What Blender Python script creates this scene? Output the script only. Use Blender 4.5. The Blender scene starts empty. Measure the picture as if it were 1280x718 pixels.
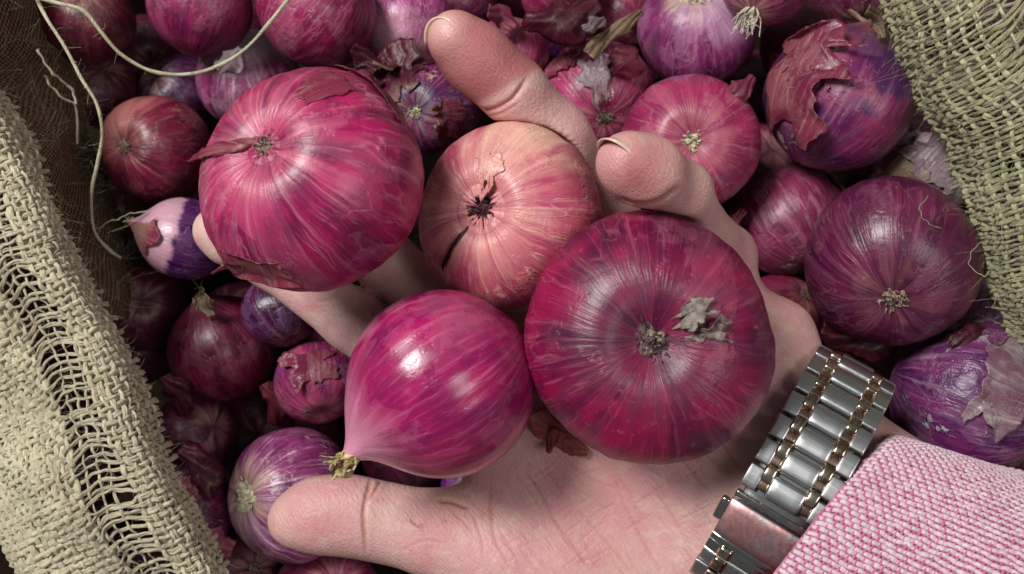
import bpy, bmesh, math, random
import numpy as np
from mathutils import Vector, Matrix, Quaternion

# ------------------------------------------------------------------ camera, world, light
H = 0.27                       # camera height above the palm (metres); one photo pixel at the palm is 0.234 mm
K0 = 0.30 / 1280.0
sc = bpy.context.scene
C = sc.collection
cam_d = bpy.data.cameras.new('camera'); cam = bpy.data.objects.new('camera', cam_d); C.objects.link(cam)
cam.location = (0, 0, H); cam.rotation_euler = (0, 0, 0)
cam_d.sensor_width = 36; cam_d.lens = 18 * H / 0.15
cam_d.clip_start = 0.005; cam_d.clip_end = 20
cam_d.dof.use_dof = True; cam_d.dof.focus_distance = H - 0.022; cam_d.dof.aperture_fstop = 15
sc.camera = cam
sc.view_settings.view_transform = 'Standard'; sc.view_settings.look = 'None'
sc.view_settings.exposure = 0.0; sc.view_settings.gamma = 1
w = bpy.data.worlds.new('World'); sc.world = w; w.use_nodes = True
bg = w.node_tree.nodes['Background']; bg.inputs[0].default_value = (0.80, 0.86, 0.88, 1); bg.inputs[1].default_value = 0.12

def area(name, loc, target, size, size_y, power, col):
    d = bpy.data.lights.new(name, 'AREA'); d.shape = 'RECTANGLE'; d.size = size; d.size_y = size_y
    d.energy = power; d.color = col
    o = bpy.data.objects.new(name, d); C.objects.link(o); o.location = loc
    v = Vector(target) - Vector(loc); o.rotation_euler = v.to_track_quat('-Z', 'Y').to_euler()
    return o
area('window_light', (-0.50, 0.42, 0.78), (0.0, 0, 0), 0.34, 0.28, 14.5, (0.97, 1.0, 0.96))
area('fill_light', (0.55, -0.10, 0.95), (0.03, 0, 0), 0.45, 0.45, 3.6, (1.0, 0.97, 0.95))  # added overhead fill, not a lamp of the place

def kz(z): return K0 * (1 - z / H)
def P(px, py, z=0.0):
    """a point of the place: photo pixel at height z (metres)"""
    k = kz(z); return Vector(((px - 640) * k, (359 - py) * k, z))

# ------------------------------------------------------------------ helpers
def srgb(h):
    h = h.lstrip('#'); v = [int(h[i:i+2], 16) / 255 for i in (0, 2, 4)]
    return tuple((x / 12.92 if x < 0.04045 else ((x + 0.055) / 1.055) ** 2.4) for x in v) + (1,)

def obj(name, me, mat=None, parent=None):
    o = bpy.data.objects.new(name, me); C.objects.link(o)
    if mat and not me.materials: me.materials.append(mat)
    if parent: o.parent = parent
    return o
def thing(o, label, cat, group=None, kind=None):
    if label: o['label'] = label
    if cat: o['category'] = cat
    if group: o['group'] = group
    if kind: o['kind'] = kind
    return o
def empty(name, loc=(0, 0, 0)):
    o = bpy.data.objects.new(name, None); C.objects.link(o); o.location = loc; o.empty_display_size = 0.01; return o
def mesh_np(name, V, F, smooth=True, uv=None):
    me = bpy.data.meshes.new(name)
    V = np.asarray(V, dtype=np.float32); F = np.asarray(F, dtype=np.int32)
    me.vertices.add(len(V)); me.vertices.foreach_set('co', V.ravel())
    n = F.shape[1]
    me.loops.add(F.size); me.loops.foreach_set('vertex_index', F.ravel())
    me.polygons.add(len(F)); me.polygons.foreach_set('loop_start', np.arange(0, F.size, n, dtype=np.int32))
    me.update(calc_edges=True)
    if smooth: me.polygons.foreach_set('use_smooth', np.ones(len(F), dtype=bool))
    if uv is not None:
        l = me.uv_layers.new(name='UVMap'); l.data.foreach_set('uv', np.asarray(uv, dtype=np.float32)[F.ravel()].ravel())
    me.update(); return me
def snoise(Pn, seed, freq=1.0, n=14):
    r = np.random.RandomState(seed); out = np.zeros(len(Pn))
    D = r.normal(size=(n, 3)); D /= np.linalg.norm(D, axis=1)[:, None]
    for i in range(n):
        f = freq * r.uniform(0.5, 1.6); out += np.sin(Pn @ D[i] * f + r.uniform(0, 6.28))
    return out / math.sqrt(n)
def n1(x, seed, freq=1.0, n=6):
    r = np.random.RandomState(seed); x = np.asarray(x, dtype=float); out = np.zeros_like(x)
    for i in range(n): out = out + np.sin(x * freq * r.uniform(0.4, 2.2) + r.uniform(0, 6.28))
    return out / math.sqrt(n)
def catmull(pts, n):
    pts = [np.array(p, dtype=float) for p in pts]
    pts = [2 * pts[0] - pts[1]] + pts + [2 * pts[-1] - pts[-2]]
    m = len(pts) - 3; out = []
    for t in np.linspace(0, m - 1e-6, n):
        i = int(t); f = t - i; a, b, c, d = pts[i:i+4]
        out.append(0.5 * ((2*b) + (-a+c)*f + (2*a-5*b+4*c-d)*f*f + (-a+3*b-3*c+d)*f**3))
    return np.array(out)
def tube(pts, rad, sides=6, flat=1.0, up=None, v0=0):
    """swept tube: returns verts, quads, uv; flat squashes it along the frame normal"""
    pts = np.asarray(pts, dtype=float); n = len(pts)
    rad = np.broadcast_to(np.asarray(rad, dtype=float), (n,))
    T = np.gradient(pts, axis=0); T /= np.linalg.norm(T, axis=1)[:, None] + 1e-12
    U = np.tile(np.array([0.03, 0.02, 1.0]), (n, 1)) if up is None else np.asarray(up, dtype=float)
    S = np.cross(T, U); S /= np.linalg.norm(S, axis=1)[:, None] + 1e-9
    N = np.cross(S, T)
    a = np.linspace(0, 2 * math.pi, sides, endpoint=False)
    V = (pts[:, None, :] + rad[:, None, None] * (np.cos(a)[None, :, None] * S[:, None, :] + flat * np.sin(a)[None, :, None] * N[:, None, :])).reshape(-1, 3)
    i = np.arange(n - 1)[:, None] * sides; j = np.arange(sides)[None, :]; j2 = (j + 1) % sides
    F = np.stack([i + j, i + sides + j, i + sides + j2, i + j2], axis=-1).reshape(-1, 4) + v0
    L = np.concatenate([[0], np.cumsum(np.linalg.norm(np.diff(pts, axis=0), axis=1))])
    uv = np.stack([np.repeat(L / max(rad.mean(), 1e-9), sides), np.tile(np.arange(sides) / sides, n)], axis=1)
    return V, F, uv
def join_tubes(name, tubes, mat=None, parent=None):
    Vs, Fs, Us, c = [], [], [], 0
    for V, F, U in tubes: Vs.append(V); Fs.append(F + c); Us.append(U); c += len(V)
    return obj(name, mesh_np(name, np.concatenate(Vs), np.concatenate(Fs), True, np.concatenate(Us)), mat, parent)

class NT:
    def __init__(s, name):
        s.m = bpy.data.materials.new(name); s.m.use_nodes = True; s.t = s.m.node_tree; s.n = s.t.nodes
        s.p = s.n['Principled BSDF']; s.out = s.n['Material Output']
    def set(s, sock, v):
        if v is None: return
        if hasattr(v, 'is_linked') or isinstance(v, bpy.types.NodeSocket): s.t.links.new(v, sock)
        else: sock.default_value = v
    def math(s, op, a, b=None, c=None, clamp=False):
        n = s.n.new('ShaderNodeMath'); n.operation = op; n.use_clamp = clamp
        s.set(n.inputs[0], a); s.set(n.inputs[1], b); s.set(n.inputs[2], c); return n.outputs[0]
    def mix(s, f, a, b, blend='MIX'):
        n = s.n.new('ShaderNodeMix'); n.data_type = 'RGBA'; n.blend_type = blend
        s.set(n.inputs[0], f); s.set(n.inputs[6], a); s.set(n.inputs[7], b); return n.outputs[2]
    def step(s, x, a, b, o0=0.0, o1=1.0):
        n = s.n.new('ShaderNodeMapRange'); n.interpolation_type = 'SMOOTHSTEP'
        s.set(n.inputs[0], x); n.inputs[1].default_value = a; n.inputs[2].default_value = b
        n.inputs[3].default_value = o0; n.inputs[4].default_value = o1; return n.outputs[0]
    def noise(s, v, scale, detail=3, rough=0.55, dist=0.0):
        n = s.n.new('ShaderNodeTexNoise'); s.set(n.inputs['Vector'], v); n.inputs['Scale'].default_value = scale
        n.inputs['Detail'].default_value = detail; n.inputs['Roughness'].default_value = rough; n.inputs['Distortion'].default_value = dist
        return n.outputs[0]
    def vor(s, v, scale, feat='DISTANCE_TO_EDGE', rnd=1.0):
        n = s.n.new('ShaderNodeTexVoronoi'); n.feature = feat; s.set(n.inputs['Vector'], v); n.inputs['Scale'].default_value = scale
        n.inputs['Randomness'].default_value = rnd; return n.outputs[0]
    def comb(s, x, y, z):
        n = s.n.new('ShaderNodeCombineXYZ'); s.set(n.inputs[0], x); s.set(n.inputs[1], y); s.set(n.inputs[2], z); return n.outputs[0]
    def vadd(s, a, b):
        n = s.n.new('ShaderNodeVectorMath'); n.operation = 'ADD'; s.set(n.inputs[0], a); s.set(n.inputs[1], b); return n.outputs[0]
    def vscale(s, a, f):
        n = s.n.new('ShaderNodeVectorMath'); n.operation = 'SCALE'; s.set(n.inputs[0], a); s.set(n.inputs[3], f); return n.outputs[0]
    def coord(s, kind='Object'):
        return s.n.new('ShaderNodeTexCoord').outputs[kind]
    def sep(s, v):
        n = s.n.new('ShaderNodeSeparateXYZ'); s.set(n.inputs[0], v); return n.outputs
    def attr(s, name):
        n = s.n.new('ShaderNodeAttribute'); n.attribute_name = name; return n.outputs['Fac']
    def bump(s, h, dist, strength=1.0):
        n = s.n.new('ShaderNodeBump'); s.set(n.inputs['Height'], h); n.inputs['Distance'].default_value = dist
        n.inputs['Strength'].default_value = strength; s.t.links.new(n.outputs[0], s.p.inputs['Normal']); return n.outputs[0]
    def P(s, **kw):
        for k, v in kw.items():
            s.set(s.p.inputs[{'base': 'Base Color', 'rough': 'Roughness', 'metal': 'Metallic', 'spec': 'Specular IOR Level', 'sss': 'Subsurface Weight',
                   'sssr': 'Subsurface Radius', 'ssss': 'Subsurface Scale', 'coat': 'Coat Weight', 'coatr': 'Coat Roughness', 'sheen': 'Sheen Weight', 'aniso': 'Anisotropic'}[k]], v)

# ------------------------------------------------------------------ materials
def onion_material(name, base, dark, vein='#d08a86', vein_amt=0.6, patch=None, patch_thr=0.62, pole='#c49a86', pole_lo=0.75, pole_hi=1.0,
                   pole_amt=0.6, rough=0.30, seed=0, K=3.4, purple=None, purple_thr=0.55, dirt=0.3, tail=None, tail_z=-0.7, stripe=0.35, flake=False, coat=0.10, bumpd=0.00028, side=None):
    m = NT(name)
    base, dark, vein = [(srgb(h_)[0] * .86, srgb(h_)[1] * g_, srgb(h_)[2] * .88, 1) for h_, g_ in ((base, .9 if flake else .55), (dark, .85 if flake else .5), (vein, .95 if flake else .74))]
    co = m.coord(); x, y, z = m.sep(co)
    off = (seed * 3.17 % 17, seed * 1.71 % 13, seed * 2.3 % 11)
    co2 = m.vadd(co, off)
    ln = m.math('SQRT', m.math('ADD', m.math('MULTIPLY', x, x), m.math('ADD', m.math('MULTIPLY', y, y), 0.0006)))
    wob = m.math('MULTIPLY', m.math('SUBTRACT', m.noise(co2, 2.6, 2), 0.5), 0.10)
    cx = m.math('ADD', m.math('DIVIDE', x, ln), wob); cy = m.math('ADD', m.math('DIVIDE', y, ln), wob)
    def q(k, kzz): return m.vadd(m.comb(m.math('MULTIPLY', cx, k), m.math('MULTIPLY', cy, k), m.math('MULTIPLY', z, kzz)), off)
    streak = m.noise(q(K, 0.9), 1.0, 4, 0.62)
    blotch = m.noise(co2, 2.2, 4, 0.6)
    tone = m.step(m.math('ADD', m.math('MULTIPLY', streak, 0.5), m.math('MULTIPLY', blotch, 0.5)), 0.38, 0.60)
    col = m.mix(tone, dark, base)
    if purple:
        pm = m.step(m.math('ADD', m.math('MULTIPLY', m.noise(co2, 1.15, 3, 0.6), 0.8), m.math('MULTIPLY', streak, 0.2)), purple_thr, purple_thr + 0.07)
        col = m.mix(pm, col, srgb(purple))
    fine = m.noise(q(14, 0.9), 1.0, 3, 0.6)
    col = m.mix(m.math('MULTIPLY', m.step(fine, 0.53, 0.72), stripe), col, vein)
    col = m.mix(m.math('MULTIPLY', m.step(fine, 0.46, 0.30), 0.35), col, dark)
    pn = m.n.new('ShaderNodeTexVoronoi'); pn.feature = 'F1'; m.set(pn.inputs['Vector'], q(3.6, 1.9)); pn.inputs['Scale'].default_value = 1.0
    pcell = m.n.new('ShaderNodeSeparateColor'); m.set(pcell.inputs[0], pn.outputs['Color'])
    col = m.mix(m.math('MULTIPLY', m.step(pcell.outputs[0], .45, .95), .38), col, dark)
    col = m.mix(m.math('MULTIPLY', m.step(pcell.outputs[1], .6, 1.0), .14), col, vein)
    scr = m.step(m.noise(q(9, 3.2), 1.0, 4, .75), .62, .70)
    col = m.mix(m.math('MULTIPLY', scr, dirt * .8), col, srgb('#a07068'))
    v1 = m.step(m.vor(q(3.6, 1.3), 1.0), 0.020, 0.0)
    v2 = m.step(m.vor(q(9.0, 0.8), 1.0), 0.040, 0.0)
    vm = m.step(m.noise(co2, 3.0, 3), 0.38, 0.66)
    vf = m.math('MULTIPLY', m.math('MAXIMUM', m.math('MULTIPLY', v1, 0.6), m.math('MULTIPLY', v2, 0.7)), m.math('MULTIPLY', vm, vein_amt))
    col = m.mix(vf, col, vein)
    pf = m.math('MULTIPLY', m.step(m.math('ADD', z, m.math('MULTIPLY', m.math('SUBTRACT', streak, 0.5), 0.5)), pole_lo, pole_hi), pole_amt)
    col = m.mix(pf, col, srgb(pole))
    if tail:
        tf = m.step(m.math('ADD', z, m.math('MULTIPLY', m.math('SUBTRACT', streak, 0.5), 0.5)), tail_z + 0.2, tail_z)
        col = m.mix(m.math('MULTIPLY', tf, 0.8), col, srgb(tail))
    # papery veil, dull and paler, torn along its edge
    veil = m.step(m.noise(m.vadd(co2, (4.2, 7.7, 1.3)), 1.7, 5, 0.66), 0.53, 0.60)
    col = m.mix(m.math('MULTIPLY', veil, 0.16), col, vein)
    hgt = m.math('ADD', m.math('MULTIPLY', fine, 0.9), m.math('MULTIPLY', vf, 0.7))
    hgt = m.math('ADD', hgt, m.math('MULTIPLY', veil, 0.5))
    hgt = m.math('ADD', hgt, m.math('MULTIPLY', m.noise(co2, 6, 4, 0.65), 0.9))
    rg = m.math('ADD', rough - 0.06, m.math('MULTIPLY', m.noise(co2, 5, 4, 0.7), 0.22))
    rg = m.math('ADD', rg, m.math('MULTIPLY', veil, 0.08))
    if side:      # the flank of the bulb that grew pale: (direction, colour, threshold)
        d, sc_, th = side
        dn = m.n.new('ShaderNodeVectorMath'); dn.operation = 'DOT_PRODUCT'; m.set(dn.inputs[0], co); dn.inputs[1].default_value = Vector(d).normalized()
        sf = m.step(m.math('ADD', dn.outputs['Value'], m.math('MULTIPLY', m.math('SUBTRACT', m.noise(q(5, 1.5), 1, 4), 0.5), 0.7)), th, th + 0.4)
        col = m.mix(m.math('MULTIPLY', sf, 0.85), col, srgb(sc_))
    if patch:
        pa = m.step(m.noise(m.vadd(co2, (9.1, 2.2, 5.3)), 1.35, 5, 0.62), patch_thr, patch_thr + 0.025)
        pc = m.mix(m.step(m.noise(q(10, 2), 1, 3), 0.35, 0.65), srgb(patch), m.mix(0.5, srgb(patch), base))
        col = m.mix(m.math('MULTIPLY', pa, 0.85), col, pc)
        hgt = m.math('ADD', hgt, m.math('MULTIPLY', pa, m.math('ADD', 1.0, m.math('MULTIPLY', m.noise(co2, 9, 3), 1.6))))
        rg = m.math('ADD', rg, m.math('MULTIPLY', pa, 0.12))
    dm = m.step(m.noise(m.vadd(co2, (1, 8, 3)), 9, 6, 0.75), 0.60, 0.72)
    col = m.mix(m.math('MULTIPLY', dm, dirt), col, srgb('#a58c72'))
    sp = m.step(m.noise(m.vadd(co2, (5, 2, 3)), 26, 2, 0.5), 0.70, 0.76)
    col = m.mix(m.math('MULTIPLY', sp, dirt), col, srgb('#4a2430'))
    m.P(base=col, rough=rg, spec=0.42, coat=coat, coatr=0.22, sss=0.0)
    m.bump(hgt, bumpd)
    if flake:
        tr = m.n.new('ShaderNodeBsdfTranslucent'); m.set(tr.inputs[0], col)
        ms = m.n.new('ShaderNodeMixShader'); ms.inputs[0].default_value = 0.42
        m.t.links.new(m.p.outputs[0], ms.inputs[1]); m.t.links.new(tr.outputs[0], ms.inputs[2]); m.t.links.new(ms.outputs[0], m.out.inputs[0])
    return m.m

def dry_material(name, a, b, scale=60, rough=0.75, bd=0.0006):
    m = NT(name); co = m.coord(); n = m.noise(co, scale, 5, 0.7)
    m.P(base=m.mix(m.step(n, 0.35, 0.65), srgb(a), srgb(b)), rough=rough, spec=0.3); m.bump(n, bd); return m.m
def jute_material(name, a, b, twist=1.6):
    m = NT(name); uv = m.coord('UV'); u, v, _ = m.sep(uv); co = m.coord()
    ph = m.math('ADD', m.math('MULTIPLY', u, 0.22 * twist), m.math('MULTIPLY', v, 3.0))
    st = m.noise(m.comb(m.math('MULTIPLY', ph, 7.0), m.math('MULTIPLY', u, 0.08), 0.0), 1.0, 4, 0.7)
    wv = m.math('SINE', m.math('MULTIPLY', ph, 6.283))
    big = m.noise(co, 90, 3, 0.6)
    t = m.math('ADD', m.math('MULTIPLY', st, 0.6), m.math('MULTIPLY', big, 0.4))
    col = m.mix(m.step(t, 0.34, 0.64), srgb(a), srgb(b))
    fleck = m.step(m.noise(m.vadd(co, (3, 1, 2)), 420, 2), 0.66, 0.75)
    col = m.mix(m.math('MULTIPLY', fleck, 0.35), col, srgb('#6f5a3a'))
    m.P(base=col, rough=0.8, spec=0.25, sheen=0.15)
    m.bump(m.math('ADD', m.math('MULTIPLY', wv, 0.1), m.math('MULTIPLY', st, 1.2)), 0.00034); return m.m

M_root = dry_material('dried root plate', '#4b3b33', '#a08a78', 14, 0.85)
M_root_pale = dry_material('pale dry roots', '#8d8160', '#d6ccae', 16, 0.8)
M_tuft = dry_material('dry straw neck', '#6f5b34', '#cdb98a', 10, 0.65)
M_hole = dry_material('dark withered neck', '#2a1418', '#5a2c35', 14, 0.8)
M_jute = jute_material('pale jute thread', '#94866c', '#dccfb2')
M_jute_r = jute_material('olive jute thread', '#8a8260', '#cdc59c')
M_jute_st = jute_material('straw coloured jute thread', '#9c966c', '#d8d4b0')
M_string = jute_material('loose string', '#988f70', '#dcd4b6')

# ------------------------------------------------------------------ onions
def frame_from_axis(ax, spin=0.0):
    a = Vector(ax).normalized(); q = Vector((0, 0, 1)).rotation_difference(a)
    return q @ Quaternion((0, 0, 1), spin)

def onion_profile(s, th, ph):
    """unit-radius surface point for polar angle th and azimuth ph (arrays)"""
    h, pole, dim, neck = s.get('h', 0.85), s.get('type', 'root'), s.get('dim', 0.10), s.get('neck', 0.0)
    rho = np.sin(th) ** s.get('pw', 0.92)
    zz = h * np.cos(th)
    zz = zz - dim * np.exp(-(th / 0.26) ** 2) - 0.05 * np.exp(-((math.pi - th) / 0.25) ** 2)
    if neck: zz = zz + neck * np.exp(-(th / 0.115)) + neck * 0.35 * np.exp(-(th / 0.42) ** 2)
    sd = s['seed']; r = np.random.RandomState(sd)
    lump = np.zeros_like(th)
    for k_, a_ in ((1, .012), (2, .022), (3, .014), (5, .006), (7, .005)):
        lump = lump + a_ * s.get('lump', 1.0) * np.cos(k_ * ph + r.uniform(0, 6.28) + 0.5 * np.cos(th + r.uniform(0, 6)))
    sn = np.sin(th)
    ridg = n1(ph, sd + 5, 9, 1) * 0
    for k_ in (11, 17, 23, 31): ridg = ridg + np.cos(k_ * ph + r.uniform(0, 6.28) + r.uniform(-.6, .6) * th) * r.uniform(0.0006, 0.0016)
    # pleats close to the neck
    ridg = ridg + (0.010 if neck else 0.003) * np.exp(-(th / 0.30) ** 2) * np.cos(13 * ph + 2 * np.cos(3 * ph + sd))
    rho = rho * (1 + (lump + ridg * s.get('ridge', 1.6)) * np.minimum(1, sn * 3))
    if neck:   # a neck leans a little
        lean = neck * 0.35 * np.exp(-(th / 0.2) ** 2); lx = lean * math.cos(sd); ly = lean * math.sin(sd)
    else: lx = ly = 0
    P_ = np.stack([rho * np.cos(ph) + lx, rho * np.sin(ph) + ly, zz], axis=-1)
    d = snoise(P_.reshape(-1, 3), sd + 11, 3.0).reshape(th.shape) * 0.008 + snoise(P_.reshape(-1, 3), sd + 12, 9.0).reshape(th.shape) * 0.0022 * s.get('crinkle', 1.0)
    return P_ * (1 + d[..., None])

def onion_mesh(s, nt, npn):
    t = np.linspace(0, 1, nt) ; th = (t + 0.10 * np.sin(2 * math.pi * t) * -1) * math.pi  # finer rings near the poles
    th = np.clip(th, 0.012, math.pi - 0.012)
    ph = np.linspace(0, 2 * math.pi, npn, endpoint=False)
    TH, PH = np.meshgrid(th, ph, indexing='ij')
    V = onion_profile(s, TH, PH).reshape(-1, 3)
    i = np.arange(nt - 1)[:, None] * npn; j = np.arange(npn)[None, :]; j2 = (j + 1) % npn
    F = np.stack([i + j, i + npn + j, i + npn + j2, i + j2], axis=-1).reshape(-1, 4)
    return mesh_np('onion', V, F)

def add_root(o, s, mat, R=0.12, nst=30, hair=0.08, seed=0, name='root'):
    """knobbly dried plate with stubs of rootlets at the pole"""
    r = np.random.RandomState(seed + 77); h, dim = s.get('h', .85), s.get('dim', .1)
    z0 = h - dim + 0.0
    n, mm = 9, 22; a = np.linspace(0, 2 * math.pi, mm, endpoint=False); V = []
    for i in range(n):
        f = i / (n - 1)
        for q in a:
            rr = R * (1.25 - f * 1.2) * (1 + 0.22 * math.sin(3 * q + seed) + 0.17 * r.normal())
            V.append((rr * math.cos(q), rr * math.sin(q), z0 - 0.03 + R * 0.55 * math.sqrt(f) + 0.020 * r.normal()))
    i = np.arange(n - 1)[:, None] * mm; j = np.arange(mm)[None, :]; j2 = (j + 1) % mm
    F = np.stack([i + j, i + j2, i + mm + j2, i + mm + j], axis=-1).reshape(-1, 4)
    tubes = [(np.array(V), F, np.zeros((len(V), 2)))]
    for k in range(nst):
        q = r.uniform(0, 6.28); rr = R * math.sqrt(r.uniform(0, 1.3)); L = hair * r.uniform(0.3, 1.2)
        p0 = np.array([rr * math.cos(q), rr * math.sin(q), z0 + R * .2]); d = np.array([math.cos(q) * r.uniform(.2, 1.2), math.sin(q) * r.uniform(.2, 1.2), r.uniform(.3, 1.0)])
        p1 = p0 + d * L * .6; p2 = p1 + (d + r.normal(size=3) * .8) * L * .5
        tubes.append(tube(catmull([p0, p1, p2], 6), np.linspace(.016, .004, 6), 4))
    return join_tubes(name, tubes, mat, o)

def add_collar(o, s, mat, r0=0.10, r1=0.2, up=0.05, seed=0, n=72, name='torn_skin'):
    """ring of torn dry skin lifting round the pole, ragged on its inner edge"""
    r = np.random.RandomState(seed + 5); ph = np.linspace(0, 2 * math.pi, n, endpoint=False); V = []; rows = 6
    rag = 0.5 + 0.5 * np.abs(n1(ph, seed, 9)) + 0.35 * r.uniform(-1, 1, n)
    for i in range(rows):
        f = i / (rows - 1)
        rr = r1 + (r0 * np.clip(rag, .35, 1.6) - r1) * f
        th = np.arcsin(np.clip(rr, .02, .9)); p = onion_profile(s, th, ph)
        p[:, 2] += -0.014 + 0.02 * min(1, f * 4) + up * f ** 1.7 * (0.4 + 0.6 * np.abs(n1(ph, seed + 3, 5)))
        V.append(p)
    V = np.concatenate(V); i = np.arange(rows - 1)[:, None] * n; j = np.arange(n)[None, :]; j2 = (j + 1) % n
    keep = n1(ph, seed + 8, 3) > -1.0
    F = np.stack([i + j, i + j2, i + n + j2, i + n + j], axis=-1)[:, keep].reshape(-1, 4)
    c = obj(name, mesh_np(name, V, F), mat, o); md = c.modifiers.new('thick', 'SOLIDIFY'); md.thickness = 0.012; return c

def add_flake(o, s, mat, ph0, ph1, t0, t1, lift=0.02, curl=0.12, curl_side='r', seed=0, nu=54, nv=40, rag=0.10, name='skin_flake', label=None):
    """a sheet of papery skin standing off the bulb, torn at its border; curls away on one side (l r t b a)"""
    u = np.linspace(0, 1, nu); v = np.linspace(0, 1, nv); U, V_ = np.meshgrid(u, v, indexing='ij')
    def tear(x, sd): return (n1(x * 6.28, sd, 1.1) + .3 * n1(x * 6.28, sd + 40, 3)) * rag, n1(x * 6.28, sd + 20, 9) * n1(x * 6.28, sd + 30, 2) * rag * .10
    (wl, wl2), (wr, wr2), (wt, wt2), (wb, wb2) = tear(V_, seed + 1), tear(V_, seed + 2), tear(U, seed + 3), tear(U, seed + 4)
    PH = ph0 + (ph1 - ph0) * (U + wl * (1 - U) ** 2 + wl2 * (1 - U) ** 12 + wr * U ** 2 + wr2 * U ** 12)
    TH = t0 + (t1 - t0) * (V_ + wt * (1 - V_) ** 2 + wt2 * (1 - V_) ** 12 + wb * V_ ** 2 + wb2 * V_ ** 12)
    TH = np.clip(TH, 0.05, math.pi - 0.05)
    Pn = onion_profile(s, TH, PH)
    e = {'r': U, 'l': 1 - U, 't': 1 - V_, 'b': V_, 'a': np.maximum(np.abs(2*U - 1), np.abs(2*V_ - 1))}[curl_side]
    off = lift * (1 + 0.4 * n1(U * 4 + V_ * 3, seed + 7, 1.2)) + curl * np.clip((e - 0.45) / 0.55, 0, 1) ** 2 * (1 + .3 * n1(U * 3 - V_ * 4, seed + 9, 1))
    off += 0.0022 * n1(PH * 4, seed + 6, 4)
    off = np.maximum(off, 0.006)
    Pn = Pn * (1 + off[..., None])
    i = np.arange(nu - 1)[:, None] * nv; j = np.arange(nv - 1)[None, :]
    F = np.stack([i + j, i + nv + j, i + nv + j + 1, i + j + 1], axis=-1).reshape(-1, 4)
    c = obj(name, mesh_np(name, Pn.reshape(-1, 3), F), mat, o)
    md = c.modifiers.new('thick', 'SOLIDIFY'); md.thickness = 0.0045
    if label: c['label'] = label
    return c

def add_tuft(o, s, mat, L=0.25, n=12, r0=0.07, seed=0, name='dry_neck', spread=0.5):
    r = np.random.RandomState(seed); z0 = onion_profile(s, np.array([0.03]), np.array([0.0]))[0]; T = []
    for k in range(n):
        q = r.uniform(0, 6.28); d = np.array([math.cos(q) * spread, math.sin(q) * spread, 1.0]) * r.uniform(.6, 1.1)
        b = np.array([z0[0] + r0 * .6 * math.cos(q), z0[1] + r0 * .6 * math.sin(q), z0[2] - 0.13])
        p = [b, b + d * [.35, .35, .5] * L + r.normal(size=3) * .012, b + d * L * .9 + r.normal(size=3) * .04, b + d * L * r.uniform(1.1, 1.5) + r.normal(size=3) * .09]
        up = np.tile([math.cos(q + .5), math.sin(q + .5), 0.1], (12, 1)) + np.linspace(0, 1, 12)[:, None] * r.normal(size=3) * .9
        w_ = np.interp(np.linspace(0, 1, 12), [0, .3, .7, 1], [r0 * .75, r0 * .6, r0 * r.uniform(.25, .6), .010]) * (1 + .25 * r.normal(size=12))
        T.append(tube(catmull(p, 12), w_, 6, flat=0.28, up=up))
    return join_tubes(name, T, mat, o)

ONIONS = {}
def onion(key, px, py, r, z, axis, label, mat, typ='root', res=(64, 96), group='red onions heaped in the sack', **kw):
    s = dict(px=px, py=py, rpx=r, z=z, axis=axis, label=label, mat=mat, type=typ, res=res, group=group, **kw)
    if 'crinkle' in mat: s['crinkle'] = mat.pop('crinkle')
    s['seed'] = kw.get('seed', (sum(ord(c_) * (i + 3) for i, c_ in enumerate(key)) * 7) % 997)
    ONIONS[key] = s; return s

G_H = 'onions resting in the open hand'
# --- the four bulbs in the hand
onion('h1', 392, 227, 140, 0.034, (-0.34, 0.26, 0.90), 'large crimson onion at the left of the hand with a glossy peeling flap below', 
      dict(base='#b4225c', dark='#6c1440', vein='#d48c98', vein_amt=0.75, pole='#b87c7c', pole_lo=0.70, pole_hi=0.95, pole_amt=0.5, rough=0.33, purple='#6a3a62', purple_thr=0.60, stripe=0.42, dirt=0.22), res=(170, 256), group=G_H, h=0.86, dim=0.13)
onion('h2', 637, 271, 117, 0.006, (-0.36, 0.02, 0.92), 'pale peach pink onion in the middle of the hand with a torn dark neck hole', 
      dict(base='#ca7672', dark='#ae4c60', vein='#e9bfa6', vein_amt=0.9, pole='#d0a08c', pole_lo=0.66, pole_hi=0.92, pole_amt=0.5, rough=0.34, stripe=0.55, dirt=0.10, side=((0.25, 0.75, 0.35), '#dcae9a', 0.66)), 'hole', res=(170, 256), group=G_H, h=0.90, dim=0.20)
onion('h3', 552, 478, 117, 0.024, (-0.80, -0.52, 0.16), 'glossy magenta onion lying on its side, its dry straw neck by the thumb', 
      dict(base='#a61c58', dark='#78164a', vein='#cf7c92', vein_amt=0.22, pole='#cf86a4', pole_lo=0.62, pole_hi=1.15, pole_amt=0.9, rough=0.21, stripe=0.40, dirt=0.10, coat=0.4, bumpd=0.00010), 'neck', res=(170, 256), group=G_H, h=0.97, dim=0.0, neck=0.30, pw=0.95, lump=.7)
onion('h4', 808, 422, 156, 0.027, (-0.06, 0.01, 1.0), 'largest dark crimson flattened onion on the palm, its withered root hollow facing up', 
      dict(base='#900e42', dark='#4a0a30', vein='#b86a78', vein_amt=0.5, pole='#54283c', pole_lo=0.50, pole_hi=0.72, pole_amt=0.7, rough=0.36, coat=0.05, purple='#471b46', purple_thr=0.58, stripe=0.34, dirt=0.30), res=(190, 288), group=G_H, h=0.70, dim=0.20)
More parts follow.
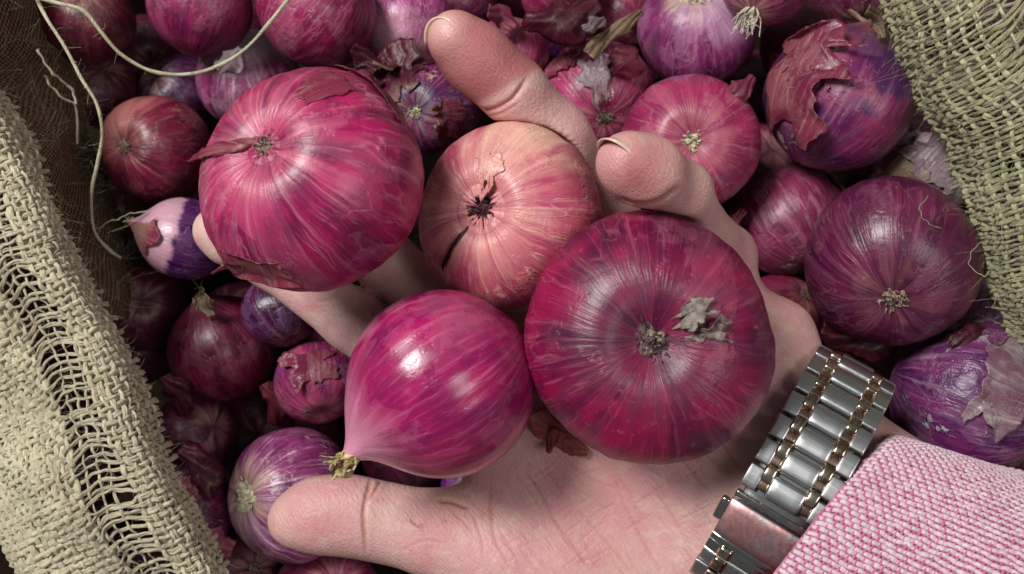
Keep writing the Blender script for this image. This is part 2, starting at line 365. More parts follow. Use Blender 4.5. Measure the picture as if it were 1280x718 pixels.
# --- the heap, as the photograph shows it
D = lambda **k: k
onion('b1', 196, 188, 69, -0.058, (-0.33, -0.06, 0.93), 'red brown onion with a pale blush and small root scar, behind the loose string', D(base='#8a2440', dark='#561228', vein='#bf8676', side=((-.4, .6, .5), '#a86a64', .55), pole='#a98a70', dirt=.2), h=.88)
onion('b2', 232, 300, 52, -0.040, (-0.85, 0.25, 0.35), 'small purple onion with a pale pink papery collar, by the index fingertip', D(base='#54205a', dark='#35123e', vein='#a0709a', vein_amt=.2, rough=.2, pole='#c08fa0', pole_lo=.2, pole_hi=.35, pole_amt=.95), 'neck', h=1.05, neck=.25, dim=0)
onion('b3', 280, 435, 66, -0.062, (-0.25, 0.80, 0.42), 'dark red onion with a pale cut neck, in the shade below the index fingertip', D(base='#7a1f3c', dark='#4a1026', vein='#a8707a', vein_amt=.25, pole='#b48a7c', pole_lo=1.05, pole_hi=1.3), 'neck', h=.95, neck=.22, dim=0)
onion('b4', 352, 388, 50, -0.046, (0.3, -0.7, 0.3), 'small shiny violet onion tucked under the large crimson onion', D(base='#54203e', dark='#34122a', vein='#9c7aa4', vein_amt=.3, rough=.18), h=.9)
onion('b5', 398, 478, 55, -0.050, (0.2, -0.6, 0.5), 'small pink onion with a split skin, between the thumb and index finger', D(base='#a03a62', dark='#6e2048', vein='#cf9494', patch='#5c2a60', patch_thr=.56, pole='#b4886c'), h=.9)
onion('b6', 366, 618, 82, -0.036, (-0.62, 0.12, 0.72), 'striped pale violet onion with a straw root plate, half under the thumb tip', D(base='#8a3e66', dark='#5e2048', vein='#d9aebc', vein_amt=.8, stripe=.95, pole='#c0a486', pole_lo=.72, pole_hi=.95, pole_amt=.7, rough=.26, side=((.1, -.2, .9), '#b48ca2', .75)), h=.92)
onion('b7', 408, 752, 70, -0.045, (0.3, 0.5, 0.6), 'red onion cut by the lower picture edge, under the thumb', D(base='#9a3458', dark='#66203e', vein='#d4a0a4'), h=.9)
onion('b8', 250, 8, 64, -0.050, (0.2, 0.9, 0.1), 'round plum onion at the top, left of the string loop', D(base='#8c2452', dark='#5c1638', vein='#b87488', vein_amt=.3, rough=.35), h=.93)
onion('b9', 396, 12, 76, -0.046, (0.6, 0.6, 0.2), 'crimson onion with a creased silvery flank, above the large crimson onion', D(base='#94234f', dark='#641838', vein='#c88a98', patch='#b88a9c', patch_thr=.66), h=.9)
onion('b10', 312, 98, 64, -0.060, (0.0, 0.6, 0.6), 'onion with a whitish frayed skin patch, behind the string end', D(base='#8a3c5e', dark='#5e2440', vein='#d0b0bc', side=((0, .3, .8), '#c0a4b2', .3), stripe=.8), h=.9)
onion('b11', 222, 118, 50, -0.074, (-0.3, 0.3, 0.8), 'deep violet onion in shade behind the red brown onion', D(base='#4a1a3a', dark='#2e1024', vein='#7a5a80', vein_amt=.2, rough=.2), h=.9)
onion('b12', 512, 34, 58, -0.052, (0.1, -0.8, 0.4), 'pale pink shiny onion left of the raised ring fingertip', D(base='#a8507a', dark='#7c2c54', vein='#dcb0bc', rough=.2, side=((-.4, .2, .8), '#c896a8', .5)), h=.9)
onion('b13', 534, 136, 60, -0.046, (-0.20, -0.25, 0.9), 'half peeled onion with curling wine red skins and a bright violet core', D(base='#7a2050', dark='#471236', vein='#c890a0', purple='#481c4e', purple_thr=.50, patch='#c89a92', patch_thr=.62, pole='#c9bda0', pole_lo=.8), h=.9)
onion('b14', 640, 66, 46, -0.052, (0.2, 0.6, 0.4), 'small crimson onion between the ring finger and the silvery scarred onion', D(base='#962a50', dark='#641636', vein='#c07c88', rough=.32), h=.92)
onion('b15', 696, 48, 36, -0.066, (0.4, 0.4, 0.5), 'tiny violet onion with a bright glint, behind the scarred onion', D(base='#5a1e56', dark='#3a1238', vein='#a07a9c', vein_amt=.2, rough=.16), h=.95)
onion('b16', 745, 122, 70, -0.044, (0.10, -0.55, 0.75), 'rose onion with a silvery scar and brown split, above the little fingertip', D(base='#a83c62', dark='#78223e', vein='#dba8a8', patch='#c4b2a8', patch_thr=.60, pole='#96806a', pole_lo=.82, stripe=.45), h=.92)
onion('b17', 861, 181, 87, -0.034, (-0.12, -0.08, 0.98), 'rounded rose onion right of the little finger, pale root button in its centre', D(base='#a83a5c', dark='#86284c', vein='#d89a98', vein_amt=.35, pole='#9c5a5c', pole_lo=.72, pole_hi=.9, purple='#7a4468', purple_thr=.60, stripe=.35, rough=.36), res=(90, 140), h=.9, dim=.14)
onion('b18', 871, 38, 73, -0.038, (-0.15, 0.45, 0.85), 'lilac pink onion with a shaggy straw root plate, at the top edge', D(base='#96406c', dark='#6c2a54', vein='#cfa0b4', side=((.3, -.2, .7), '#b88aa8', .6), pole='#b8a48a', pole_lo=.72, pole_hi=.9), h=.92, dim=.06)
onion('b19', 958, -22, 56, -0.024, (-0.45, -0.80, 0.30), 'plum onion at the top edge with white hairy roots hanging down', D(base='#8a3058', dark='#5a1c3e', vein='#b87c88'), 'hairy', h=.9, dim=.03)
onion('b20', 1047, 124, 91, -0.030, (0.48, 0.84, 0.15), 'large purple onion with a lifted rose skin flap on its left and a pinched neck', D(base='#7e2c4e', dark='#53204a', vein='#b07a8a', vein_amt=.3, purple='#421a48', purple_thr=.47, patch='#9c8a8a', patch_thr=.66, dirt=.5, rough=.30, pole='#8a4a52', crinkle=1), 'neck', res=(100, 150), h=.95, neck=.26, dim=0)
onion('b21', 1154, 206, 68, -0.041, (0.3, 0.5, 0.5), 'onion wrapped in torn silver and brown skin, behind the sack edge', D(base='#8a4a58', dark='#5c2a3e', vein='#d8c4bc', patch='#cfc8c6', patch_thr=.50, stripe=.7, rough=.28), h=.9)
onion('b22', 988, 276, 71, -0.046, (0.35, -0.75, 0.30), 'mottled pink onion with a tan paper scrap, beside the little finger edge of the palm', D(base='#943a58', dark='#682640', vein='#c890a0', patch='#a68a92', patch_thr=.64, stripe=.5, rough=.36), h=.93)
onion('b23', 1112, 328, 107, -0.020, (-0.28, -0.52, 0.80), 'big dark plum onion above the watch, with a small rough root at its lower left', D(base='#621a3e', dark='#40122e', vein='#a06a78', vein_amt=.55, pole='#7a4a48', pole_lo=.76, pole_hi=.94, dirt=.42, stripe=.28, rough=.30, purple='#3e1c4e', purple_thr=.62), res=(110, 170), h=.86, dim=.08)
onion('b24', 1244, 398, 54, -0.044, (0.0, 0.75, 0.60), 'pale lilac onion with a straw root, half under the right sack edge', D(base='#9a7690', dark='#70486c', vein='#ccb4c0', stripe=.8, pole='#a89a70', pole_lo=.7, pole_hi=.9), h=.9)
onion('b25', 1212, 497, 106, -0.030, (0.75, -0.25, 0.35), 'scuffed onion with silvery grey papery skin peeling off violet, above the pink sleeve', D(base='#7a3a62', dark='#4a2050', vein='#b0909c', purple='#481e50', purple_thr=.60, patch='#a0909a', patch_thr=.57, dirt=.55, rough=.26, stripe=.5, bumpd=.0006), res=(110, 170), h=.84, crinkle=3)
onion('b26', 1076, 456, 62, -0.060, (0.3, -0.2, 0.8), 'dull rosy brown onion between the watch and the dark plum onion', D(base='#804052', dark='#5a2638', vein='#b08484', rough=.3, stripe=.4), h=.9)
onion('b27', 978, 392, 50, -0.058, (0.4, 0.5, 0.6), 'smooth red onion showing past the edge of the palm', D(base='#962c4c', dark='#701c38', vein='#c07880', vein_amt=.2), h=.92)
onion('b28', 946, 205, 50, -0.072, (0.2, 0.2, 0.8), 'rose onion deep in the gap below the lifted skin flap', D(base='#8e3456', dark='#5e2038', vein='#c08a90'), h=.92)
onion('b29', 1172, 92, 58, -0.058, (-0.3, 0.3, 0.8), 'shaded wine onion against the frayed right sack edge', D(base='#6a2440', dark='#431628', vein='#9c6a70'), h=.9)
onion('b30', 575, 2, 58, -0.070, (0.2, 0.8, 0.3), 'dark wine onion at the top edge behind the ring fingertip', D(base='#6a1c3c', dark='#441028', vein='#9a5a68'), h=.9)
onion('b31', 700, -12, 50, -0.052, (0.2, -0.8, 0.3), 'magenta onion at the top edge under loose skins', D(base='#8a1f4a', dark='#5c1434', vein='#b87080'), h=.9)
onion('b32', 780, 22, 44, -0.064, (0.4, -0.5, 0.5), 'small crimson onion under the loose tan skin strip', D(base='#8a2c48', dark='#5c1a30', vein='#b87a7c'), h=.9)
onion('b33', 108, 22, 58, -0.062, (0.2, 0.4, 0.7), 'brownish red onion in the top left corner under the strings', D(base='#6c2434', dark='#42141f', vein='#946a5c'), h=.9)
onion('b34', 118, 112, 50, -0.080, (0.5, 0.4, 0.6), 'dusky onion in shade beside the inner sack wall', D(base='#5c2232', dark='#38121e', vein='#805a52'), h=.9)  # onions of the left hollow: skin colours darkened to carry its shade
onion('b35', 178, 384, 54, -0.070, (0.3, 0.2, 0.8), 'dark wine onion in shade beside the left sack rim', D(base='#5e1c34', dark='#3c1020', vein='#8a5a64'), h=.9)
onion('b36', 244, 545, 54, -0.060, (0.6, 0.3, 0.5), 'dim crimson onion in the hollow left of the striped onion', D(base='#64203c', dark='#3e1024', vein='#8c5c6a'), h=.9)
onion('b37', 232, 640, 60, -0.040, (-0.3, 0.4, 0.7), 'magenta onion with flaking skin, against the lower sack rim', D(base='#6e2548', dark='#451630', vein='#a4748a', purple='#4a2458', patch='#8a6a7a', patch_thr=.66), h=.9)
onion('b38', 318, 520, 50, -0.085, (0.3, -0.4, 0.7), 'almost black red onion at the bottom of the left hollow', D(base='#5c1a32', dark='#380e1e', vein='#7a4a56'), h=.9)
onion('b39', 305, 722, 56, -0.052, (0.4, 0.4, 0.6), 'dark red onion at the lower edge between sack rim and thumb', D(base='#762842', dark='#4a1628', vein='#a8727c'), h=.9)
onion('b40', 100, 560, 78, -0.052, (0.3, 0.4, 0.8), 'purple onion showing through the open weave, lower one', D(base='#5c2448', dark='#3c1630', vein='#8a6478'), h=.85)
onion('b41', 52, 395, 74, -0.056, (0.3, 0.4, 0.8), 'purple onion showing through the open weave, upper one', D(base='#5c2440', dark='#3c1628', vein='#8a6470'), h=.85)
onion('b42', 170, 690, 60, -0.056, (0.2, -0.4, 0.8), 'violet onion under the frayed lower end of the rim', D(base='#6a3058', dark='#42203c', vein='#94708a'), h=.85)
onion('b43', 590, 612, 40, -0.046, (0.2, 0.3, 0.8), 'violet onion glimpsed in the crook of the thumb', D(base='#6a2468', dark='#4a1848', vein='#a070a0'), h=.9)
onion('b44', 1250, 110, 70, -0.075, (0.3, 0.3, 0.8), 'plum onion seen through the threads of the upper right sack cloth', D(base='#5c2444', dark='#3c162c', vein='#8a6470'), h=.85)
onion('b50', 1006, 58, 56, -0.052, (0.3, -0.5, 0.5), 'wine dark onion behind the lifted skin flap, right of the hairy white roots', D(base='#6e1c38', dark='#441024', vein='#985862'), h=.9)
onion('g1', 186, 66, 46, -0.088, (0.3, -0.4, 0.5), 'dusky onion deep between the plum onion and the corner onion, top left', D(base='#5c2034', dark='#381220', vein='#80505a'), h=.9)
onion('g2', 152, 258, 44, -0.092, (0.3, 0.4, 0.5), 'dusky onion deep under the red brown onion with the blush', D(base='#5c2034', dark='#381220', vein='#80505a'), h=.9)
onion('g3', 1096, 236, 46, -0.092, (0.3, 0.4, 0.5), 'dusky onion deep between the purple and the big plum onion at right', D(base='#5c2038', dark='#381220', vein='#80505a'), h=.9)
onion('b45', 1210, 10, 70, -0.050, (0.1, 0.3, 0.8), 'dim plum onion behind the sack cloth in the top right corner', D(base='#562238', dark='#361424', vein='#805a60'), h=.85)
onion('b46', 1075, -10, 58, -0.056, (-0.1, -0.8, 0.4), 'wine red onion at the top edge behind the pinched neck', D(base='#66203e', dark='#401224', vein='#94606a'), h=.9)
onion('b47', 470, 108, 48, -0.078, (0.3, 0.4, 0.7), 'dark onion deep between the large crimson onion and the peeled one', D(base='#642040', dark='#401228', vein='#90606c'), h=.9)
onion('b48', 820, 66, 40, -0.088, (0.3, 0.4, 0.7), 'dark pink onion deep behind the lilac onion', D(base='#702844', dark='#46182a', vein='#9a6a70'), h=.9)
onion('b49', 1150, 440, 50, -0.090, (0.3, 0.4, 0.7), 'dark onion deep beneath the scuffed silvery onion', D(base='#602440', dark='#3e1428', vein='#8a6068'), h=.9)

LOWER = {3: 'between the round plum onion and the creased crimson one at the top', 5: 'behind the little crimson onion at the top edge', 12: 'below the deep violet onion, upper left',
         13: 'behind the upper left rim of the large crimson onion', 15: 'behind the half peeled onion', 18: 'in the gap left of the lifted rose skin flap', 23: 'beneath the hanging string beside the inner wall',
         24: 'beneath the index fingertip', 26: 'beneath the hand between the peach and the large crimson onion', 29: 'in the gap right of the bent little finger', 32: 'under the middle of the right sack cloth',
         34: 'left of the dark red onion with the cut neck', 35: 'between the cut neck onion and the small shiny violet one', 36: 'beneath the index finger beside the small pink onion', 41: 'between the palm edge and the big plum onion',
         47: 'in the black hollow above the striped onion', 48: 'under the straw neck of the magenta onion', 53: 'under the left end of the scuffed onion', 54: 'under the right end of the scuffed onion',
         56: 'beneath the lower sack rim', 57: 'below the striped onion by the lower edge', 59: 'beneath the base of the thumb'}
rf = random.Random(5); nf = 0
for iy in range(6):
    for ix in range(11):
        fx = -20 + ix * 128 + (64 if iy % 2 else 0) + rf.uniform(-14, 14); fy = -10 + iy * 140 + rf.uniform(-14, 14)
        if nf not in LOWER: nf += 1; continue
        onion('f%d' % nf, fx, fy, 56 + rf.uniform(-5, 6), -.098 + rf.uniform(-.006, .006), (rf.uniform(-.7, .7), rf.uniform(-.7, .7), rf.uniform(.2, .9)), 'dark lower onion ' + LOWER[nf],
              D(base='#6a2240', dark='#421428', vein='#94606c', rough=.32), group='onions in the lower layer of the heap', res=(40, 56)); nf += 1  # skin colour darkened so the gaps of the heap read as shade

# settle the heap: a bulb that would cut into another sinks until it only touches
held = ('h1', 'h2', 'h3', 'h4'); keys = list(ONIONS)
fixed = {k: True for k in held + ('b21', 'b20', 'b23')}
for it in range(120):
    moved = False
    for i, a in enumerate(keys):
        for b in keys[i+1:]:
            if a in fixed and b in fixed: continue
            A, B = ONIONS[a], ONIONS[b]
            pa, pb = P(A['px'], A['py'], A['z']), P(B['px'], B['py'], B['z'])
            ra, rb = A['rpx'] * kz(A['z']), B['rpx'] * kz(B['z'])
            need = 0.945 * (ra + rb)
            if (pa - pb).length < need:
                low = B if (b not in fixed and (a in fixed or B['z'] <= A['z'])) else A
                low['z'] -= 0.0012; moved = True
                if low['z'] < -0.15: low['z'] = -0.15
    if not moved: break
print('heap depth', {k: round(s['z'], 3) for k, s in ONIONS.items()})

import hashlib
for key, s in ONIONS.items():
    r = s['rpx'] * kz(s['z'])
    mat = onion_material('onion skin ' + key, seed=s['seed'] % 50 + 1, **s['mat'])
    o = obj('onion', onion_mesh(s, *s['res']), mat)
    o.location = P(s['px'], s['py'], s['z']); o.scale = (r, r, r)
    o.rotation_mode = 'QUATERNION'; o.rotation_quaternion = frame_from_axis(s['axis'])
    thing(o, s['label'], 'onion', s['group']); s['o'] = o; s['m'] = mat
    typ = s['type']; sd = s['seed']
    if key in ('h1',):
        add_root(o, s, M_root, 0.080, 26, 0.035, sd)
    elif key == 'h4':
        add_root(o, s, dry_material('withered purple root', '#22131a', '#6a4a52', 12), 0.17, 9, 0.04, sd)
    elif typ == 'hole' or typ == 'neck' or typ == 'hairy': pass
    elif s['axis'][2] > 0.55 and s['z'] > -0.06: add_root(o, s, M_root_pale if key in ('b17', 'b6', 'b18', 'b13') else M_root, 0.22 if key in ('b18', 'b6') else 0.12, 34, 0.05, sd)
    if typ == 'neck' and key != 'h3' and s['axis'][2] > -0.2:
        add_tuft(o, s, M_tuft if key != 'b20' else M_hole, 0.16, 7, 0.06, sd)

def flake_mat(name, **k): return onion_material(name, flake=True, **k)
def dirphi(s, px, py):
    """azimuth and polar angle on the bulb of the skin seen at a photo pixel"""
    r = s['rpx']; dx, dy = (px - s['px']) / r, -(py - s['py']) / r
    d2 = min(0.98, dx*dx + dy*dy); v = Vector((dx, dy, math.sqrt(1 - d2)))
    v = frame_from_axis(s['axis']).inverted() @ v
    return math.atan2(v.y, v.x), math.acos(max(-1, min(1, v.z / v.length)))

# --- details of the four held bulbs
h1, h2, h3, h4 = (ONIONS[k] for k in held)
F_h1 = flake_mat('rosy paper skin', base='#a83a5c', dark='#8a2a48', vein='#dca49c', rough=.22, seed=4, vein_amt=.8, dirt=.15)
F_gloss = flake_mat('glossy rose paper skin', base='#a83a5c', dark='#8a2a48', vein='#dca49c', rough=.12, seed=4, vein_amt=.5, dirt=.05, coat=.8)
F_red = flake_mat('red brown paper skin', base='#a23854', dark='#782440', vein='#cf9488', rough=.25, seed=9)
F_peach = flake_mat('peach paper skin', base='#d6a68e', dark='#b4706a', vein='#efd6bc', rough=.4, seed=12)
F_wine = flake_mat('wine paper skin', base='#6a1c38', dark='#45101f', vein='#a05a60', rough=.3, seed=15)
F_rose = flake_mat('rose paper skin', base='#a04058', dark='#8a2c50', vein='#dca0a4', rough=.26, seed=17, stripe=.6)
F_silver = flake_mat('silvery paper skin', base='#b296a0', dark='#8a5a6c', vein='#ddc8c8', rough=.2, seed=21, stripe=.6, bumpd=.0006)
F_tan = flake_mat('tan paper skin', base='#a88a72', dark='#7c5648', vein='#d4c0a4', rough=.4, seed=25, stripe=.6)
a, t = dirphi(h1, 345, 335); add_flake(h1['o'], h1, F_gloss, a - .42, a + .28, t - .16, t + .22, .012, .045, 'a', 31, rag=.05)
a, t = dirphi(h1, 480, 120); add_flake(h1['o'], h1, F_red, a - .34, a + .45, t - .14, t + .22, .008, .02, 'a', 33, rag=.08)
a, t = dirphi(h1, 420, 112); add_flake(h1['o'], h1, F_h1, a - .30, a + .16, t - .40, t + .10, .006, .008, 'b', 35, rag=.06)
add_collar(h1['o'], h1, h1['m'], .09, .15, .04, 3)
add_collar(h2['o'], h2, h2['m'], .15, .25, .09, 8)
a, t = dirphi(h2, 608, 222); add_flake(h2['o'], h2, h2['m'], a - .34, a + .26, t - .22, t + .12, .010, .07, 't', 41, rag=.12)
a, t = dirphi(h2, 568, 312); add_flake(h2['o'], h2, F_wine, a - .045, a + .045, t - .26, t + .22, .012, .02, 'a', 43, rag=.12, name='skin_shred')
add_root(h2['o'], dict(h2, dim=.19), M_hole, .15, 7, .07, 5, name='withered_neck')
add_root(h4['o'], dict(h4, dim=.16), M_root, .085, 8, .03, 71, name='root_stub')
a, t = dirphi(h4, 836, 398); 
add_flake(h4['o'], h4, dry_material('grey curled root skin', '#4a4038', '#8c8078', 9), a - .16, a + .30, .20, .42, .05, .14, 'l', 51, rag=.2, name='curled_scrap')
a, t = dirphi(h4, 848, 412); add_flake(h4['o'], h4, dry_material('brown curled root skin', '#4c3c38', '#8f7c74', 9), a - .15, a + .12, .24, .50, .03, .10, 'r', 52, rag=.16, name='curled_scrap')
add_tuft(h3['o'], h3, M_tuft, 0.22, 12, .085, 7, spread=.35)

# raised fold of skin that runs off the left side of the crimson onion
def strip_on(s, pts, wid, mat, seed, name, lift=1.03, tip=1.2, flat=.35):
    L = []
    for i, (px, py) in enumerate(pts):
        p_, t_ = dirphi(s, px, py); v = onion_profile(s, np.array([t_]), np.array([p_]))[0]
        f = i / (len(pts) - 1); L.append(v * (lift + (tip - lift) * f ** 3))
    c = catmull(L, 26); nrm = c / np.linalg.norm(c, axis=1)[:, None]
    rad = np.interp(np.linspace(0, 1, 26), np.linspace(0, 1, len(wid)), wid) * (1 + .12 * np.random.RandomState(seed).normal(size=26))
    return join_tubes(name, [tube(c, rad, 8, flat, up=nrm)], mat, s['o'])
strip_on(h1, [(342, 180), (312, 190), (282, 197), (258, 205)], [.02, .07, .06, .05, .01], F_h1, 3, 'skin_fold', 1.0, 1.12)
strip_on(h1, [(285, 352), (272, 348), (262, 346)], [.10, .08, .02], F_red, 5, 'skin_fold', 0.98, 1.15, .25)

# --- details of bulbs in the heap
def fl(key, px, py, dp0, dp1, dt0, dt1, mat, lift=.015, curl=.08, side='a', seed=1, rag=.13, **k):
    s = ONIONS[key]; a, t = dirphi(s, px, py); return add_flake(s['o'], s, mat, a + dp0, a + dp1, t + dt0, t + dt1, lift, curl, side, seed, rag=rag, nu=40, nv=32, **k)
fl('b20', 985, 145, -.75, .35, -.55, .45, F_rose, .05, .16, 'r', 61)
fl('b20', 985, 95, -.3, .5, -.45, .2, F_rose, .05, .22, 't', 62, rag=.2)
fl('b13', 505, 115, -.5, .5, -.3, .5, F_wine, .05, .35, 'b', 63)
fl('b13', 560, 160, -.5, .6, -.3, .4, F_rose, .03, .25, 't', 64)
fl('b13', 520, 92, -.35, .5, -.3, .3, F_wine, .06, .4, 'r', 65)
fl('b16', 735, 120, -.4, .2, -.4, .4, F_silver, .012, .06, 'a', 66)
fl('b16', 700, 85, -.5, .3, -.3, .3, F_rose, .012, .05, 'a', 67)
fl('b21', 1140, 205, -.5, .5, -.5, .4, F_silver, .02, .08, 'a', 68)
fl('b21', 1110, 225, -.4, .3, -.3, .4, F_tan, .02, .1, 'r', 69)
fl('b22', 1040, 236, -.35, .35, -.3, .3, F_tan, .02, .08, 'a', 70)
fl('b25', 1215, 470, -.5, .5, -.4, .35, F_silver, .012, .05, 'a', 71)
fl('b2', 195, 295, -.6, .6, -.4, .45, F_rose, .02, .05, 'b', 73)
fl('b5', 400, 455, -.5, .5, -.4, .4, F_rose, .03, .16, 'r', 76)
fl('b37', 240, 610, -.4, .5, -.4, .3, F_rose, .03, .15, 'a', 79)
fl('b26', 1060, 440, -.5, .5, -.4, .5, F_rose, .015, .08, 'a', 80)
fl('b24', 1235, 360, -.4, .4, -.3, .3, F_tan, .01, .05, 'a', 81)
# white hairy roots of the onion at the top edge
r = np.random.RandomState(4); T = []
s = ONIONS['b19']
for k in range(34):
    x0 = r.uniform(-.13, .13); y0 = r.uniform(-.13, .13); z0 = .86
    p = [(x0, y0, z0), (x0 * 1.6 + r.normal() * .05, y0 * 1.6 + r.normal() * .05, z0 + .22), (x0 * 2.2 + r.normal() * .10, y0 * 2.2 + r.normal() * .1, z0 + r.uniform(.3, .62))]
    T.append(tube(catmull(p, 8), np.linspace(.022, .008, 8), 5))
join_tubes('hairy_roots', T, dry_material('white rootlets', '#a89a84', '#e6ddd0', 10), s['o'])
strip_on(ONIONS['b20'], [(1088, 52), (1080, 20), (1062, -8)], [.05, .09, .05], F_tan, 8, 'dry_stalk', 1.0, 1.2, .4)

# loose skins lying on the heap
def loose_skin(pts, wid, z0, z1, mat, label, seed, cup=.35, name='loose_skin'):
    """papery strip along a pixel path, cupped across its width"""
    c = catmull([tuple(P(x, y, z0 + (z1 - z0) * i / (len(pts) - 1) + .002 * math.sin(i * 2.1 + seed))) for i, (x, y) in enumerate(pts)], 34)
    T_ = np.gradient(c, axis=0); T_ /= np.linalg.norm(T_, axis=1)[:, None]; S_ = np.cross(T_, [0, 0, 1]); S_ /= np.linalg.norm(S_, axis=1)[:, None]
    q = np.linspace(-1, 1, 15); u = np.linspace(0, 1, 34)
    W = np.interp(u, np.linspace(0, 1, len(wid)), wid) * K0 * 1.15
    W1 = W * (1 + .30 * n1(u * 6, seed, 1.0) + .05 * n1(u * 30, seed + 5, 1)); W2 = W * (1 + .30 * n1(u * 6, seed + 1, 1.0) + .05 * n1(u * 30, seed + 6, 1))
    V = []
    for i in range(34):
        ww = np.where(q < 0, W1[i], W2[i]) * q
        zz = -cup * W[i] * q * q + .0004 * np.sin(q * 7 + u[i] * 12 + seed)
        V.append(c[i][None] + ww[:, None] * S_[i][None] + zz[:, None] * np.array([[0, 0, 1.]]))
    V = np.concatenate(V); i = np.arange(33)[:, None] * 15; j = np.arange(14)[None, :]
    F = np.stack([i + j, i + 15 + j, i + 16 + j, i + j + 1], axis=-1).reshape(-1, 4)
    ctr = V.mean(axis=0); o = obj(name, mesh_np(name, (V - ctr) * 40, F), mat); o.location = ctr; o.scale = (1/40,) * 3
    md = o.modifiers.new('thick', 'SOLIDIFY'); md.thickness = .010
    return thing(o, label, 'onion skin', 'loose onion skins on the heap')
loose_skin([(735, 68), (752, 52), (775, 32), (802, 14)], [8, 11, 9, 5], -.020, -.030, F_tan, 'long tan curled strip of skin near the top edge', 3)
loose_skin([(655, 22), (690, 28), (720, 18), (750, 4)], [14, 26, 24, 12], -.028, -.024, F_wine, 'wine red crumpled skin at the top edge', 5, .6)
loose_skin([(728, 36), (742, 30), (756, 24)], [4, 9, 4], -.020, -.022, F_silver, 'small whitish scrap of skin beside the wine red one', 6, .5)
loose_skin([(770, 60), (785, 78), (790, 98)], [14, 20, 10], -.030, -.034, F_red, 'reddish skin scrap right of the scarred rose onion', 7, .5)
loose_skin([(676, 512), (690, 536), (712, 556), (735, 566)], [10, 20, 14, 5], .004, .002, flake_mat('orange red paper skin', base='#c45a58', dark='#9a3c40', vein='#e0a48c', rough=.4, seed=31), 'ragged orange red skin shred on the palm between two onions', 8, .4)
loose_skin([(700, 538), (690, 556), (684, 566)], [7, 6, 2], .005, .004, bpy.data.materials['orange red paper skin'], 'thin torn tail of skin lying on the palm', 9, .3)
loose_skin([(1028, 410), (1060, 420), (1100, 428), (1135, 418)], [12, 24, 20, 8], -.030, -.036, F_wine, 'dark skin rag beneath the big plum onion', 10, .5)
loose_skin([(225, 560), (250, 590), (262, 625)], [12, 22, 14], -.030, -.030, F_wine, 'wine dark skin rag in the lower left hollow', 11, .5)
loose_skin([(330, 480), (342, 500), (340, 530)], [8, 14, 8], -.050, -.060, F_red, 'curled red skin standing in the left hollow', 12, .7)
loose_skin([(436, 98), (455, 104), (466, 122)], [8, 14, 6], -.012, -.020, F_rose, 'pink skin tag behind the large crimson onion', 13, .5)

for q_, (pts_, w_, z_, m_, lab_) in enumerate([
    ([(610, 12), (628, 22), (640, 38)], [8, 16, 8], -.030, F_rose, 'rose skin scrap beside the ring fingertip at the top'),
    ([(440, 60), (458, 74), (470, 90)], [8, 15, 6], -.030, F_wine, 'wine skin curl standing behind the pale pink shiny onion'),
    ([(300, 60), (286, 76), (270, 84)], [6, 14, 8], -.036, F_silver, 'whitish frayed skin under the end of the string loop'),
    ([(905, 120), (925, 112), (942, 96)], [6, 12, 6], -.020, F_rose, 'thin rose scrap left of the lifted skin flap'),
    ([(930, 262), (915, 285), (908, 300)], [5, 12, 5], -.040, F_red, 'small reddish skin scrap beside the bent little finger'),
    ([(205, 470), (222, 492), (228, 520)], [8, 18, 8], -.040, F_wine, 'dark skin rag beside the hem in the left hollow'),
    ([(262, 372), (258, 384), (262, 396)], [7, 9, 6], -.036, F_tan, 'pale cut neck scrap on the dark red onion'),
    ([(1085, 10), (1098, 26), (1104, 48)], [5, 9, 4], -.008, F_tan, 'tan dry leaf end above the pinched neck'),
    ([(240, 660), (262, 678), (290, 690)], [8, 18, 10], -.026, F_rose, 'rose skin rag by the lower sack rim'),
    ([(1128, 262), (1146, 250), (1170, 246)], [5, 12, 5], -.012, F_tan, 'brown paper scrap at the shoulder of the big plum onion'),
    ([(1188, 432), (1216, 420), (1244, 424)], [6, 16, 8], -.012, F_wine, 'wine skin edge on top of the scuffed onion')]):
    loose_skin(pts_, w_, z_, z_ - .004, m_, lab_, 40 + q_, .5)

# ------------------------------------------------------------------ the hand (one continuous surface from a distance field)
GS = 0.00095
lo = np.array([-0.104, -0.118, -0.046]); hi = np.array([0.176, 0.094, 0.066])
nx, ny, nz = [int(v) for v in np.ceil((hi - lo) / GS)]
gx = (lo[0] + GS * np.arange(nx)).astype(np.float32)[:, None, None]
gy = (lo[1] + GS * np.arange(ny)).astype(np.float32)[None, :, None]
gz = (lo[2] + GS * np.arange(nz)).astype(np.float32)[None, None, :]
def smin(a, b, k):
    h = np.maximum(k - np.abs(a - b), 0) / k; return np.minimum(a, b) - h * h * k * 0.25
def smax(a, b, k): return -smin(-a, -b, k)
def cap(a, b, ra, rb, sz=1.0):
    a = np.array(a, dtype=np.float32); b = np.array(b, dtype=np.float32); ba = b - a; L2 = float(ba @ ba) + 1e-12
    X, Y, Z = gx - a[0], gy - a[1], gz - a[2]
    h = np.clip((X * ba[0] + Y * ba[1] + Z * ba[2]) / L2, 0, 1)
    return np.sqrt((X - h * ba[0]) ** 2 + (Y - h * ba[1]) ** 2 + ((Z - h * ba[2]) / sz) ** 2) - (ra + h * (rb - ra))
def ell(c, R, rot=0.0):
    c = np.array(c); cr, sr = math.cos(rot), math.sin(rot); X, Y, Z = gx - c[0], gy - c[1], gz - c[2]
    u_ = (X * cr + Y * sr) / R[0]; v_ = (-X * sr + Y * cr) / R[1]; w_ = Z / R[2]
    return ((np.sqrt(u_**2 + v_**2 + w_**2) - 1) * min(R)).astype(np.float32)
mm = 0.001
